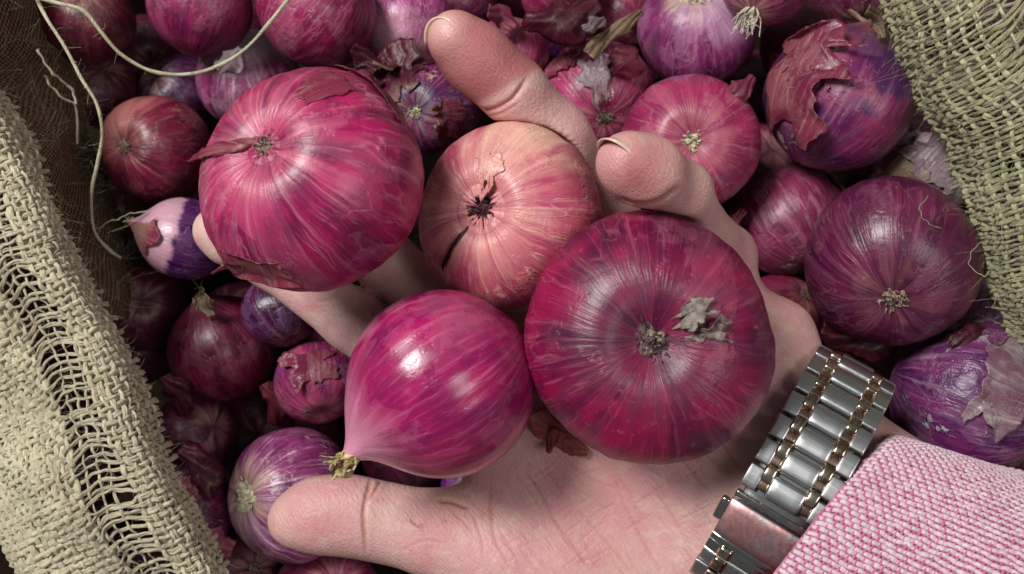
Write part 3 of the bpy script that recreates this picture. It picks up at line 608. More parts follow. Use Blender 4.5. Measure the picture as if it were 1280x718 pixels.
def chain(pts, k=3.0):
    """pts: (px, py, z mm of the joint centre, radius mm)"""
    d = None
    for (x0, y0, z0, r0), (x1, y1, z1, r1) in zip(pts[:-1], pts[1:]):
        c = cap(P(x0, y0, z0 * mm), P(x1, y1, z1 * mm), r0 * mm, r1 * mm)
        d = c if d is None else smin(d, c, k * mm)
    return d
def blob(d, px, py, z, R, rot=0, k=5): return smin(d, ell(P(px, py, z * mm), [q * mm for q in R], rot), k * mm)
# metacarpal pads
palm = chain([(985, 545, -11, 14), (900, 400, -15, 13)])
for pts in ([(975, 590, -11, 14.5), (800, 420, -19, 13)], [(960, 620, -11, 14.5), (710, 440, -20, 12.5)], [(950, 640, -12, 14.5), (640, 520, -17, 12)]):
    palm = smin(palm, chain(pts), 12 * mm)
palm = blob(palm, 930, 470, -12, (26, 17, 15), math.radians(50), 9)      # heel of the hand, little finger side
palm = blob(palm, 735, 715, -11, (37, 21, 14.5), math.radians(-12), 9)     # ball of the thumb
palm = blob(palm, 800, 590, -14, (36, 26, 13.2), math.radians(-30), 12)
palm = blob(palm, 648, 590, -15, (15, 13, 11.5), 0, 8)
# wrist and forearm: two bones side by side
arm = smin(chain([(1010, 540, -9, 15), (1330, 760, -6, 19)]), chain([(915, 690, -9, 15), (1210, 900, -6, 19)]), 22 * mm)
arm = smin(arm, cap(P(965, 618, -.008), P(1270, 830, -.006), .018, .024), 14 * mm)
body = smin(palm, arm, 16 * mm)
thumb = chain([(760, 735, -12, 14), (620, 690, -9, 13.2), (475, 652, -6, 10.6), (440, 645, -4.5, 10.3), (392, 645, -3, 9.6), (366, 650, -2.5, 7.2)], 5)
thumb = blob(thumb, 418, 642, -2, (14, 10.4, 9.2), math.radians(-3), 4)
thumb = blob(thumb, 545, 665, -6, (18, 10.8, 10), math.radians(-14), 5)
index = chain([(640, 520, -17, 11.5), (520, 462, -15, 10), (440, 400, -11, 9.0), (340, 325, -11, 8.6), (285, 296, -9, 8.0), (270, 288, -8, 6.8)])
middle = chain([(700, 450, -20, 12), (550, 384, -19, 10), (480, 326, -16, 9.5), (400, 240, -16, 8.6), (350, 200, -14, 7.8)])
ring = chain([(800, 420, -19, 12), (775, 300, -22, 10), (735, 228, -12, 10.4), (690, 172, 1, 9.8), (640, 112, 11, 9.2), (594, 70, 17, 8.6), (570, 50, 20, 7.9)], 3)
ring = blob(ring, 600, 80, 15, (12, 8.8, 8.3), math.radians(-42), 4)
ring = blob(ring, 692, 172, 1, (12, 9.8, 9.0), math.radians(-48), 4)
pinky = chain([(900, 400, -15, 12), (905, 320, -10, 9.5), (868, 282, 9, 8.6), (852, 240, 27, 8.0), (812, 214, 37, 8.2), (786, 203, 41, 7.6)], 2.5)
pinky = blob(pinky, 800, 214, 38.5, (10.6, 8.6, 8.0), math.radians(-20), 3)
Dh = None
for f in (thumb, index, middle, ring, pinky):
    di = smin(body, f, (11 if f is thumb else 7) * mm)
    Dh = di if Dh is None else smin(Dh, di, 1.6 * mm)
del palm, arm, body, thumb, index, middle, ring, pinky
# flesh gives way where the bulbs press into it
for k_ in held:
    s = ONIONS[k_]; r_ = s['rpx'] * kz(s['z']); c_ = P(s['px'], s['py'], s['z']); M3 = frame_from_axis(s['axis']).inverted().to_matrix()
    X, Y, Z = gx - c_.x, gy - c_.y, gz - c_.z
    u_ = [(M3[i][0] * X + M3[i][1] * Y + M3[i][2] * Z) for i in range(3)]
    e = (np.sqrt((u_[0]**2 + u_[1]**2) / (r_ * r_) + u_[2]**2 / (r_ * s['h'])**2) - 1) * (r_ * s['h']) - 0.0004
    Dh = smax(Dh, -e.astype(np.float32), 1.2 * mm)
    del X, Y, Z, u_, e
def surface_nets(D):
    S = D < 0; n = D.shape
    c = [S[i:n[0]-1+i, j:n[1]-1+j, k:n[2]-1+k] for i in (0, 1) for j in (0, 1) for k in (0, 1)]
    tot = sum(x.astype(np.int8) for x in c); act = (tot > 0) & (tot < 8)
    ids = np.full(act.shape, -1, dtype=np.int32); I = np.argwhere(act); ids[act] = np.arange(len(I))
    acc = np.zeros((len(I), 3)); cnt = np.zeros(len(I))
    cor = [(i, j, k) for i in (0, 1) for j in (0, 1) for k in (0, 1)]
    val = {q: D[I[:, 0] + q[0], I[:, 1] + q[1], I[:, 2] + q[2]].astype(float) for q in cor}
    for q in cor:
        for ax in range(3):
            if q[ax] == 0:
                q2 = tuple(v + (1 if a_ == ax else 0) for a_, v in enumerate(q)); a_, b_ = val[q], val[q2]
                cr = (a_ < 0) != (b_ < 0); t_ = np.where(cr, a_ / np.where(a_ == b_, 1, a_ - b_), 0)
                p = np.tile(np.array(q, dtype=float), (len(I), 1)); p[:, ax] += t_
                acc += p * cr[:, None]; cnt += cr
    V = (I + acc / np.maximum(cnt, 1)[:, None]) * GS + lo
    Fs = []
    for ax in range(3):
        a_ = [slice(None)] * 3; b_ = [slice(None)] * 3; a_[ax] = slice(0, -1); b_[ax] = slice(1, None)
        s0, s1 = S[tuple(a_)], S[tuple(b_)]; E = np.argwhere(s0 != s1); fl_ = s0[tuple(E.T)]
        o1, o2 = [x for x in range(3) if x != ax]
        ok = (E[:, o1] > 0) & (E[:, o2] > 0) & (E[:, o1] < act.shape[o1]) & (E[:, o2] < act.shape[o2]); E = E[ok]; fl_ = fl_[ok]
        def g(d1, d2):
            Q = E.copy(); Q[:, o1] -= d1; Q[:, o2] -= d2; return ids[tuple(Q.T)]
        q_ = np.stack([g(1, 1), g(0, 1), g(0, 0), g(1, 0)], axis=1)
        flip = fl_ if ax != 1 else ~fl_
        q_[~flip] = q_[~flip][:, ::-1]; Fs.append(q_)
    F = np.concatenate(Fs); return V, F[(F >= 0).all(axis=1)]
Vh, Fh = surface_nets(Dh); del Dh
me = mesh_np('hand_coarse', Vh, Fh)
tmp = obj('hand_coarse', me); md = tmp.modifiers.new('s', 'SMOOTH'); md.iterations = 4; md.factor = .5
md = tmp.modifiers.new('sub', 'SUBSURF'); md.levels = 1; md.render_levels = 1
dg = bpy.context.evaluated_depsgraph_get(); hm = bpy.data.meshes.new_from_object(tmp.evaluated_get(dg)); hm.name = 'hand'
bpy.data.objects.remove(tmp)
nv = len(hm.vertices); co = np.zeros(nv * 3, dtype=np.float32); hm.vertices.foreach_get('co', co); co = co.reshape(-1, 3).astype(float)
no = np.zeros(nv * 3, dtype=np.float32); hm.vertices.foreach_get('normal', no); no = no.reshape(-1, 3)
kk = K0 * (1 - co[:, 2] / H); ppx = 640 + co[:, 0] / kk; ppy = 359 - co[:, 1] / kk
def dist_poly(pts):
    c_ = catmull([(x, y, 0) for x, y in pts], 24)[:, :2]; d = np.full(nv, 1e3); tt = np.zeros(nv)
    ids = np.nonzero((ppx > c_[:, 0].min() - 16) & (ppx < c_[:, 0].max() + 16) & (ppy > c_[:, 1].min() - 16) & (ppy < c_[:, 1].max() + 16) & (no[:, 2] > 0))[0]
    X, Y = ppx[ids], ppy[ids]; dl = np.full(len(ids), 1e3); tl = np.zeros(len(ids))
    for i in range(23):
        a_, b_ = c_[i], c_[i+1]; ab = b_ - a_; L = ab @ ab + 1e-9
        t_ = np.clip(((X - a_[0]) * ab[0] + (Y - a_[1]) * ab[1]) / L, 0, 1)
        dd = np.hypot(X - a_[0] - t_ * ab[0], Y - a_[1] - t_ * ab[1]); m_ = dd < dl; dl[m_] = dd[m_]; tl[m_] = (i + t_[m_]) / 23
    d[ids] = dl; tt[ids] = tl; return d, tt
crease = np.zeros(nv); disp = np.zeros(nv)
up = no[:, 2] > 0.05
creases = [  # path, depth mm, width px
 ([(464, 600), (458, 622), (455, 645), (458, 690)], .75, 3.0), ([(478, 598), (470, 612), (461, 626)], .45, 2.2),
 ([(548, 626), (566, 628), (587, 636)], .7, 3.0), ([(566, 642), (580, 652), (592, 668)], .25, 2.2),
 ([(612, 604), (614, 640), (620, 676), (640, 716)], .40, 2.2), ([(590, 640), (600, 668), (606, 700)], .22, 2),
 ([(650, 585), (669, 609), (702, 664), (745, 718)], .34, 2.0), ([(722, 636), (741, 658), (770, 690), (792, 718)], .26, 2.0), ([(690, 648), (712, 670), (740, 718)], .15, 2),
 ([(768, 596), (778, 627), (802, 673), (828, 718)], .30, 2.0), ([(812, 606), (832, 633), (850, 664), (862, 690)], .22, 2.0),
 ([(836, 560), (857, 582), (872, 600), (890, 618)], .34, 2.2), ([(862, 560), (885, 572), (905, 590)], .22, 2),
 ([(640, 640), (680, 622), (720, 596), (760, 584)], .16, 2.0), ([(655, 668), (700, 640), (745, 620)], .12, 2.0), ([(640, 690), (668, 676), (700, 668)], .16, 2),
 ([(930, 590), (905, 560), (890, 545)], .3, 2), ([(590, 136), (612, 138), (640, 124), (660, 96)], .75, 3.2), ([(602, 146), (626, 142), (650, 128)], .25, 2.2),
 ([(770, 248), (795, 256), (822, 252), (850, 232)], .8, 3.5), ([(668, 196), (690, 192), (712, 168)], .2, 2.4), ([(395, 378), (415, 372), (435, 350)], .3, 2.5), ([(283, 330), (300, 312), (305, 300)], .2, 2.5),
 ([(500, 690), (530, 676), (560, 680)], .15, 2), ([(690, 566), (740, 600), (800, 618)], .14, 2), ([(700, 600), (760, 640), (800, 700)], .10, 1.8), ([(860, 640), (830, 600), (800, 584)], .14, 1.8)]
rr_ = np.random.RandomState(12)
for k_ in range(64):
    x0, y0 = rr_.uniform(600, 900), rr_.uniform(575, 715)
    if rr_.rand() < .55: an = math.radians(rr_.normal(56, 6)); L = rr_.uniform(25, 80)
    else: an = math.radians(rr_.normal(-32, 8)); L = rr_.uniform(20, 60)
    mx, my = x0 + math.cos(an) * L / 2 + rr_.normal() * 2, y0 + math.sin(an) * L / 2 + rr_.normal() * 2
    creases.append(([(x0, y0), (mx, my), (x0 + math.cos(an) * L, y0 + math.sin(an) * L)], rr_.uniform(.10, .26), rr_.uniform(1.2, 1.7)))
for k_ in range(14):
    x0 = rr_.uniform(480, 585); y0 = rr_.uniform(625, 690); creases.append(([(x0, y0), (x0 + rr_.uniform(6, 16), y0 + rr_.uniform(6, 14)), (x0 + rr_.uniform(8, 26), y0 + rr_.uniform(16, 34))], rr_.uniform(.05, .12), 1.6))
for i_, (pts, dep, wd) in enumerate(creases):
    d, tt = dist_poly(pts); g = np.exp(-(d / wd) ** 2) * np.clip(np.minimum(tt, 1 - tt) * 6 + .15, 0, 1) * up
    sw = np.exp(-(d / (wd * 3.5)) ** 2) * up
    disp -= g * dep * mm * 1.0; disp += sw * dep * mm * .22; crease = np.maximum(crease, g * min(1, dep * 1.7))
disp += snoise(co, 3, 300) * .00007
co += no * disp[:, None]
hm.vertices.foreach_set('co', co.astype(np.float32).ravel()); hm.update()
hm.polygons.foreach_set('use_smooth', np.ones(len(hm.polygons), dtype=bool))
def attr(name, arr):
    a_ = hm.attributes.new(name, 'FLOAT', 'POINT'); a_.data.foreach_set('value', np.clip(arr, 0, 1).astype(np.float32))
attr('crease', crease)
def gauss(px, py, rr): return np.exp(-((ppx - px)**2 + (ppy - py)**2) / rr**2)
hz = co[:, 2] > -0.0
redness = .9 * gauss(800, 215, 48) * (co[:, 2] > .02) + .95 * gauss(585, 68, 66) + .5 * gauss(640, 108, 36) + .35 * gauss(375, 650, 40) + .45 * gauss(560, 645, 34) + .35 * gauss(700, 600, 70) + .35 * gauss(740, 690, 60) + .5 * gauss(850, 470, 160) * .6 + .25 * gauss(420, 640, 40)
sd_ = ((ppx - 594) * (97 - 134) - (ppy - 134) * (656 - 594)) / math.hypot(62, 37)      # >0 beyond the last joint of the ring finger
redness = np.where((ppx < 680) & (ppy < 150) & (ppx > 500), .95 / (1 + np.exp(-(sd_ - 1) / 2.2)) * (1 - .75 * gauss(545, 25, 34)), redness)  # ring fingertip redder and darker past its last joint
attr('redness', redness)
attr('palmar', .25 + .75 / (1 + np.exp(-(ppy - 560 + (ppx - 560) * .1) / 14)))
w1, _ = dist_poly([(508, 640), (514, 652), (524, 660), (530, 664)]); w2 = np.hypot(ppx - 557, ppy - 652); w3 = np.hypot(ppx - 528, ppy - 657)
attr('wound', np.maximum(np.maximum(np.exp(-(w1 / 2.4)**2) * .8, np.exp(-(w2 / 4.2)**2) * .8), np.exp(-(w3 / 4.5)**2) * .9) * up)

m = NT('skin'); cc = m.coord()
cr, redn, wo = m.attr('crease'), m.attr('redness'), m.attr('wound')
mot = m.noise(cc, 55, 5, 0.65); mot2 = m.noise(m.vadd(cc, (1, 2, 3)), 240, 4, .6)
col = m.mix(m.step(mot, .36, .64), srgb('#cba29a'), srgb('#c58f92'))
col = m.mix(m.math('MULTIPLY', m.step(mot2, .5, .7), .40), col, srgb('#d3b8ae'))
col = m.mix(m.math('MULTIPLY', m.step(m.noise(m.vadd(cc, (4, 2, 1)), 130, 3), .56, .70), .35), col, srgb('#c27a78'))
col = m.mix(m.math('MULTIPLY', redn, .80), col, srgb('#98444a'))
col = m.mix(m.math('MULTIPLY', cr, .55), col, srgb('#a0544a'))
col = m.mix(m.math('MULTIPLY', m.step(m.math('ADD', wo, m.math('MULTIPLY', m.math('SUBTRACT', mot2, .5), 1.2)), .30, 1.0), .75), col, srgb('#9a3c34'))
pr = m.n.new('ShaderNodeTexWave'); pr.wave_type = 'BANDS'; pr.bands_direction = 'DIAGONAL'; m.set(pr.inputs['Vector'], cc); pr.inputs['Scale'].default_value = 420; pr.inputs['Distortion'].default_value = 9; pr.inputs['Detail'].default_value = 2; pr.inputs['Detail Scale'].default_value = .6
sepc = m.sep(cc)
lines = m.noise(m.comb(m.math('MULTIPLY', m.math('ADD', sepc[0], sepc[1]), 900), m.math('MULTIPLY', m.math('SUBTRACT', sepc[0], sepc[1]), 160), 0), 1, 4, .6)
cells = m.vor(cc, 620)
hg = m.math('ADD', m.math('MULTIPLY', pr.outputs[1], .22), m.math('ADD', m.math('MULTIPLY', m.math('MULTIPLY', lines, m.attr('palmar')), 2.4), m.math('ADD', m.math('MULTIPLY', m.step(cells, 0, .25), .35), m.math('MULTIPLY', m.noise(cc, 160, 5, .7), .9))))
m.P(base=col, rough=m.math('ADD', .37, m.math('MULTIPLY', mot2, .18)), spec=.4, sss=.15, ssss=.004)
m.p.inputs['Subsurface Radius'].default_value = (1.0, .35, .2)
m.bump(hg, .00014)
M_skin = m.m
hand_origin = P(976, 614, -.006)
person = empty('person', hand_origin)
thing(person, 'pink sleeved left hand, palm up, cupping four red onions over the sack', 'person')
hm.transform(Matrix.Translation(-hand_origin)); hm.materials.clear()
hand = obj('hand', hm, M_skin, person)

# finger nails: free edges that show over the fingertips
m = NT('fingernail'); n_ = m.noise(m.coord(), 300, 3); m.P(base=m.mix(n_, srgb('#d9c2a8'), srgb('#c99c90')), rough=.25, spec=.5, coat=.4); M_nail = m.m
def nail(tip, back, dorsal, width, name='fingernail'):
    tip, back = np.array(tip), np.array(back); f = tip - back; L = np.linalg.norm(f); f /= L; d = np.array(dorsal, dtype=float); d -= f * (d @ f); d /= np.linalg.norm(d); s_ = np.cross(f, d)
    V = []; nu, nv_ = 14, 17
    for i in range(nu):
        u = i / (nu - 1)
        for j in range(nv_):
            q = (j / (nv_ - 1) - .5) * 2; a_ = q * 1.05; e_ = 1 - .20 * abs(q) ** 3
            ww = width * .5 / math.sin(1.05)
            V.append(back + f * L * (u * (1 - .22 * q * q * u)) + s_ * ww * math.sin(a_) * (1 - .08 * (1 - u)) + d * (ww * (math.cos(a_) - 1) - .0006 * u * u))
    i = np.arange(nu - 1)[:, None] * nv_; j = np.arange(nv_ - 1)[None, :]
    F = np.stack([i + j, i + nv_ + j, i + nv_ + j + 1, i + j + 1], axis=-1).reshape(-1, 4)
    V = np.array(V) - np.array(hand_origin)
    o = obj(name, mesh_np(name, V, F), M_nail, person); md = o.modifiers.new('t', 'SOLIDIFY'); md.thickness = .0004; md.offset = 0; return o
nail(P(541, 21, .0245), P(590, 52, .0135), (.35, .62, -.62), .0125)
nail(P(760, 171, .0475), P(812, 172, .036), (.30, .93, .05), .0115)

# sleeve: cloth tube plus woven threads over the part that faces up
def arm_dir(): return (P(1210, 800, 0) - P(976, 640, 0)).normalized()
def sleeve_pt(s_, a_):
    """s_ along the arm in 0..1 from the cuff, a_ angle around (0 = upper-right silhouette, pi/2 = facing up)"""
    s_ = np.asarray(s_, dtype=float); a_ = np.asarray(a_, dtype=float)
    c0 = np.array(P(978, 722, .0)); c1 = np.array(P(1190, 846, .0)); c = c0 + (c1 - c0) * s_[..., None]
    e = np.array([.605, .797, 0.]); hw = .0520 + .014 * s_; hz_ = .033 + .008 * s_
    fold = 1 + .020 * np.sin(3.1 * a_ + 2.4 * s_) * (s_ + .15) + .016 * np.sin(5.3 * a_ - 6 * s_ + 1) * s_
    lip = 1 - .03 * np.exp(-(s_ / .02) ** 2)
    return c + (hw * np.cos(a_) * fold * lip)[..., None] * e + (hz_ * np.sin(a_) * fold * lip)[..., None] * np.array([0, 0, 1.]) - (np.clip(np.sin(a_), 0, 1) * .016 * (1 - .5 * np.clip(s_, 0, 1)))[..., None] * np.array([.83, -.55, 0])
m = NT('crimson backing weave'); m.P(base=m.mix(m.noise(m.coord(), 900, 2), srgb('#b86884'), srgb('#a45472')), rough=.9, spec=.1); M_cuff = m.m
SS, AA = np.meshgrid(np.linspace(0, 1.25, 60), np.linspace(0, 2 * math.pi, 96, endpoint=False), indexing='ij')
V = sleeve_pt(SS, AA).reshape(-1, 3); ctrv = np.array(hand_origin)
ai, si = 96, 60; i = np.arange(si - 1)[:, None] * ai; j = np.arange(ai)[None, :]; j2 = (j + 1) % ai
F = np.stack([i + j, i + j2, i + ai + j2, i + ai + j], axis=-1).reshape(-1, 4)
sleeve = obj('shirt_sleeve', mesh_np('shirt_sleeve', V - ctrv, F), M_cuff, person); sleeve['label'] = 'pink and white basket weave shirt sleeve'
md = sleeve.modifiers.new('t', 'SOLIDIFY'); md.thickness = .0012; md.offset = -1
def cloth_mat(name, a_, b_):
    m = NT(name); n_ = m.noise(m.coord('UV'), 1.3, 3); co_ = m.coord(); m.P(base=m.mix(m.step(m.math('ADD', m.math('MULTIPLY', n_, .6), m.math('MULTIPLY', m.noise(co_, 150, 3), .4)), .35, .65), srgb(a_), srgb(b_)), rough=.85, spec=.15, sheen=.2); m.bump(n_, .0001); return m.m
def surf_normal(fn, s_, a_, h=1e-3):
    p0 = fn(s_, a_); d1 = fn(s_ + h, a_) - p0; d2 = fn(s_, a_ + h) - p0; n_ = np.cross(d2, d1); return n_ / (np.linalg.norm(n_, axis=-1)[..., None] + 1e-12)
r = np.random.RandomState(8)
NW, NS = 62, 52          # threads along the arm, threads round the arm
a_lo, a_hi, s_hi = -.10, 2.05, .98
T1, T2 = [], []
# choose even pitch along the cuff arc
aa = np.linspace(a_lo, a_hi, 800); arc = np.concatenate([[0], np.cumsum(np.linalg.norm(np.diff(sleeve_pt(np.full(800, .3), aa), axis=0), axis=1))])
av = np.interp(np.linspace(0, arc[-1], NW), arc, aa); sv = np.linspace(.004, s_hi, NS)
print('sleeve pitch mm', arc[-1] / NW * 1000, np.linalg.norm(sleeve_pt(np.array([1.]), np.array([1.]))[0] - sleeve_pt(np.array([0.]), np.array([1.]))[0]) / NS * 1000)
pitch = arc[-1] / NW; pitch2 = .055 / NS
def nrm_out(s_, a_):
    n_ = surf_normal(sleeve_pt, s_, a_); out = sleeve_pt(s_, a_) - (np.array(P(978, 722, 0)) + (np.array(P(1190, 846, 0)) - np.array(P(978, 722, 0))) * s_[..., None])
    sg = np.sign((n_ * out).sum(axis=-1)); return n_ * sg[..., None]
for i_, a0 in enumerate(av):
    n = NS * 5; s_ = np.linspace(0, s_hi, n); a_ = a0 + .004 * n1(s_ * 30, i_, 1)
    ph = np.pi * (s_ / s_hi * NS + i_); N_ = nrm_out(s_, a_); p = sleeve_pt(s_, a_) + N_ * (.0003 + .00018 * np.cos(ph))[:, None]
    T1.append(tube(p, pitch * .42 * (1 + .10 * n1(s_ * 60, i_ + 9, 1)), 6, .62, up=N_))
for j_, s0 in enumerate(sv):
    n = NW * 5; a_ = np.interp(np.linspace(0, 1, n), np.linspace(0, 1, NW), av); s_ = s0 + .0016 * n1(a_ * 12, j_ + 90, 1)
    ph = np.pi * (np.linspace(0, 1, n) * (NW - 1) + j_); N_ = nrm_out(s_, a_); p = sleeve_pt(s_, a_) + N_ * (.0003 - .00018 * np.cos(ph))[:, None]
    T2.append(tube(p, pitch2 * .42 * (1 + .12 * n1(a_ * 40, j_ + 19, 1)), 6, .62, up=N_))
for T, nm, mt in ((T1, 'white_threads', cloth_mat('white shirt thread', '#c4a4b0', '#d6bec6')), (T2, 'pink_threads', cloth_mat('pink shirt thread', '#ac5076', '#c07492'))):
    T = [(V - ctrv, F, U) for V, F, U in T]; o = join_tubes(nm, T, mt, sleeve); o['kind'] = 'stuff'

# ------------------------------------------------------------------ wristwatch bracelet
def metal(name, a_, b_, rough, brushed=True, ax='x', grime=None):
    m = NT(name); co_ = m.coord(); x, y, z = m.sep(co_)
    st = m.noise(m.comb(m.math('MULTIPLY', x, 220 if ax == 'x' else 2200), m.math('MULTIPLY', y, 2200 if ax == 'x' else 220), m.math('MULTIPLY', z, 400)), 1, 4, .7)
    big = m.noise(co_, 420, 4, .7)
    oi = m.n.new('ShaderNodeObjectInfo').outputs['Random']
    col = m.mix(m.math('ADD', m.math('MULTIPLY', st, .5), m.math('MULTIPLY', big, .5)), srgb(a_), srgb(b_))
    if grime: col = m.mix(m.math('MULTIPLY', m.step(m.math('ADD', big, m.math('MULTIPLY', m.math('SUBTRACT', oi, .5), .25)), .48, .62), .75), col, srgb(grime))
    m.P(base=col, rough=m.math('ADD', rough, m.math('MULTIPLY', st if brushed else big, .16)), metal=1.0)
    m.bump(m.math('ADD', m.math('MULTIPLY', st, 1.0 if brushed else .3), m.math('MULTIPLY', big, .4)), .00003); return m.m
M_steel = metal('brushed steel', '#aaaaae', '#d2d0ce', .26)
M_pol = metal('polished steel', '#a8a6a4', '#d2cfca', .08, False)
M_gold = metal('worn gold plating', '#c6b096', '#e2d8c8', .12, False, grime='#8a5436')
M_copper = metal('copper brown worn plating', '#94786a', '#b8a090', .2, False, grime='#70503c')
e_ac = np.array([.50, .866, 0.]); e_up = np.array([-.866 * .33, .5 * .33, 1.]); e_up /= np.linalg.norm(e_up); e_ax = np.cross(e_ac, e_up); e_ax = -e_ax if e_ax[0] < 0 else e_ax
WA, WB = .0400, .0272
wc = np.array(P(986, 612, .0205)) - e_up * WB
aa = np.linspace(-1.9, 3.6, 3000); pe = np.stack([WA * np.cos(aa), WB * np.sin(aa)], 1); arcw = np.concatenate([[0], np.cumsum(np.linalg.norm(np.diff(pe, axis=0), axis=1))])
s_top = np.interp(math.pi / 2, aa, arcw)     # arc length where the bracelet faces straight up
def band(s_):
    """s_ metres from the top point towards the lower left; returns point, tangent, outward normal"""
    a_ = np.interp(s_top + s_, arcw, aa); p = wc + e_ac * WA * math.cos(a_) + e_up * WB * math.sin(a_)
    t_ = -e_ac * WA * math.sin(a_) + e_up * WB * math.cos(a_); t_ /= np.linalg.norm(t_); n_ = np.cross(t_, e_ax); n_ /= np.linalg.norm(n_)
    if n_ @ (p - wc) < 0: n_ = -n_
    return p, t_, n_
watch = empty('wristwatch', Vector(wc)); thing(watch, 'two tone steel and gold link wristwatch bracelet round the wrist beside the pink cuff', 'wristwatch')
def link_mesh(name, lx, ly, lz, bev, dome=.0, seg=3):
    bm = bmesh.new(); bmesh.ops.create_cube(bm, size=1); bmesh.ops.scale(bm, vec=(lx, ly, lz), verts=bm.verts)
    bmesh.ops.bevel(bm, geom=bm.edges[:] , offset=bev, segments=seg, affect='EDGES', profile=.6)
    if dome:
        bmesh.ops.subdivide_edges(bm, edges=[e for e in bm.edges if e.calc_length() > ly * .4], cuts=4, use_grid_fill=True)
        for v in bm.verts:
            if v.co.z > 0: v.co.z += dome * (1 - (2 * v.co.y / ly) ** 2)
    me = bpy.data.meshes.new(name); bm.to_mesh(me); bm.free()
    for p_ in me.polygons: p_.use_smooth = True
    return me
pitch_l = .0077
ML = {'center': link_mesh('center_link', .0100, .0068, .0030, .0011, .0006), 'outer': link_mesh('outer_link', .0045, .0068, .0028, .0006, .0003),
      'gold': link_mesh('gold_link', .0034, .0050, .0028, .0008, .0005), 'pin': link_mesh('copper_link', .0032, .0030, .0020, .0005, .0002),
      'rowend': link_mesh('end_bar', .0230, .0022, .0034, .0006)}
for kx, mt in (('center', M_steel), ('outer', M_steel), ('gold', M_gold), ('pin', M_copper), ('rowend', M_pol)): ML[kx].materials.append(mt)
def put(name, me_, s_, off, hgt=.0, roll=0):
    p, t_, n_ = band(s_); o = obj(name, me_, None, watch)
    M = Matrix(((e_ax[0], t_[0], n_[0]), (e_ax[1], t_[1], n_[1]), (e_ax[2], t_[2], n_[2])))
    if M.determinant() < 0: M = Matrix(((e_ax[0], -t_[0], n_[0]), (e_ax[1], -t_[1], n_[1]), (e_ax[2], -t_[2], n_[2])))
    q = p + e_ax * off + n_ * hgt - wc
    M4 = M.to_4x4(); M4.translation = Vector(q); o.matrix_local = M4; return o
s_first = .0018
for k_ in range(9):
    s_ = s_first - k_ * pitch_l
    put('center_link', ML['center'], s_, 0, .0004)
    for sg in (-1, 1):
        put('outer_link', ML['outer'], s_ , sg * .0097, .0)
        put('gold_link', ML['gold'], s_ - pitch_l * .36, sg * .0063, .0004)
        put('copper_link', ML['pin'], s_ + pitch_l * .12, sg * .0063, -.0003)
s_c = s_first + pitch_l * .5 + .0022
put('end_bar', ML['rowend'], s_c, 0, .0002)
# clasp: curved plate with milled edges
def plate(name, s0, s1, half, mat, h0=.0016, th=.0016, n=18, off=0):
    V = []; 
    for i in range(n):
        p, t_, n_ = band(s0 + (s1 - s0) * i / (n - 1))
        for q in np.linspace(-1, 1, 9):
            V.append(p + e_ax * (off + half * q) + n_ * (h0 - .0005 * abs(q) ** 6 - .0004 * (abs(2 * i / (n - 1) - 1)) ** 8) - wc)
    i = np.arange(n - 1)[:, None] * 9; j = np.arange(8)[None, :]
    F = np.stack([i + j, i + 9 + j, i + 10 + j, i + j + 1], axis=-1).reshape(-1, 4)
    o = obj(name, mesh_np(name, np.array(V), F), mat, watch); md = o.modifiers.new('t', 'SOLIDIFY'); md.thickness = th; md.offset = 0
    b_ = o.modifiers.new('b', 'BEVEL'); b_.width = .0003; b_.segments = 2; b_.limit_method = 'ANGLE'; return o
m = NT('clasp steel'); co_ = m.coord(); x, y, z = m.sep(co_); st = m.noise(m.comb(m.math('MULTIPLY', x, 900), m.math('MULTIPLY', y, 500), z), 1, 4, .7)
pink_blotch = m.step(m.noise(co_, 90, 4, .6), .36, .66)  # pink blotches mixed into the clasp colour by noise
m.P(base=m.mix(m.math('MULTIPLY', pink_blotch, .8), m.mix(st, srgb('#8f8c8e'), srgb('#c4bfc0')), srgb('#d9888a')), rough=m.math('ADD', .30, m.math('MULTIPLY', st, .2)), metal=1.0); m.bump(m.math('ADD', st, pink_blotch), .00004); M_clasp = m.m
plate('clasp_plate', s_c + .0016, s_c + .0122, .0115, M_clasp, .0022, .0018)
plate('clasp_lip', s_c + .0128, s_c + .0142, .0115, M_pol, .0018, .0016)
plate('clasp_bar', s_c + .0148, s_c + .0178, .0115, M_pol, .0014, .0016)
plate('clasp_bar', s_c + .0184, s_c + .0225, .0115, M_steel, .0014, .0014)
plate('gold_inset', s_c + .0150, s_c + .0176, .0017, M_gold, .0026, .0010, off=-.0060)
plate('gold_inset', s_c + .0188, s_c + .0222, .0017, M_gold, .0026, .0010, off=-.0060)
for k_ in range(4):
    s_ = s_c + .0268 + k_ * pitch_l
    put('center_link', ML['center'], s_, 0, .0004)
    for sg in (-1, 1): put('outer_link', ML['outer'], s_, sg * .0097, 0); put('gold_link', ML['gold'], s_, sg * .0063, .0004)
put('clasp_pusher', link_mesh('clasp_pusher', .0024, .0068, .0026, .0008), s_c + .0056, -.0127, .0010).data.materials.append(M_pol)
# inner shell that joins the rows so the skin does not show through as dots
plate('link_base', -.075, .060, .0100, metal('dark steel shell', '#4c4a4c', '#6c6868', .35), -.0010, .0010, 90)

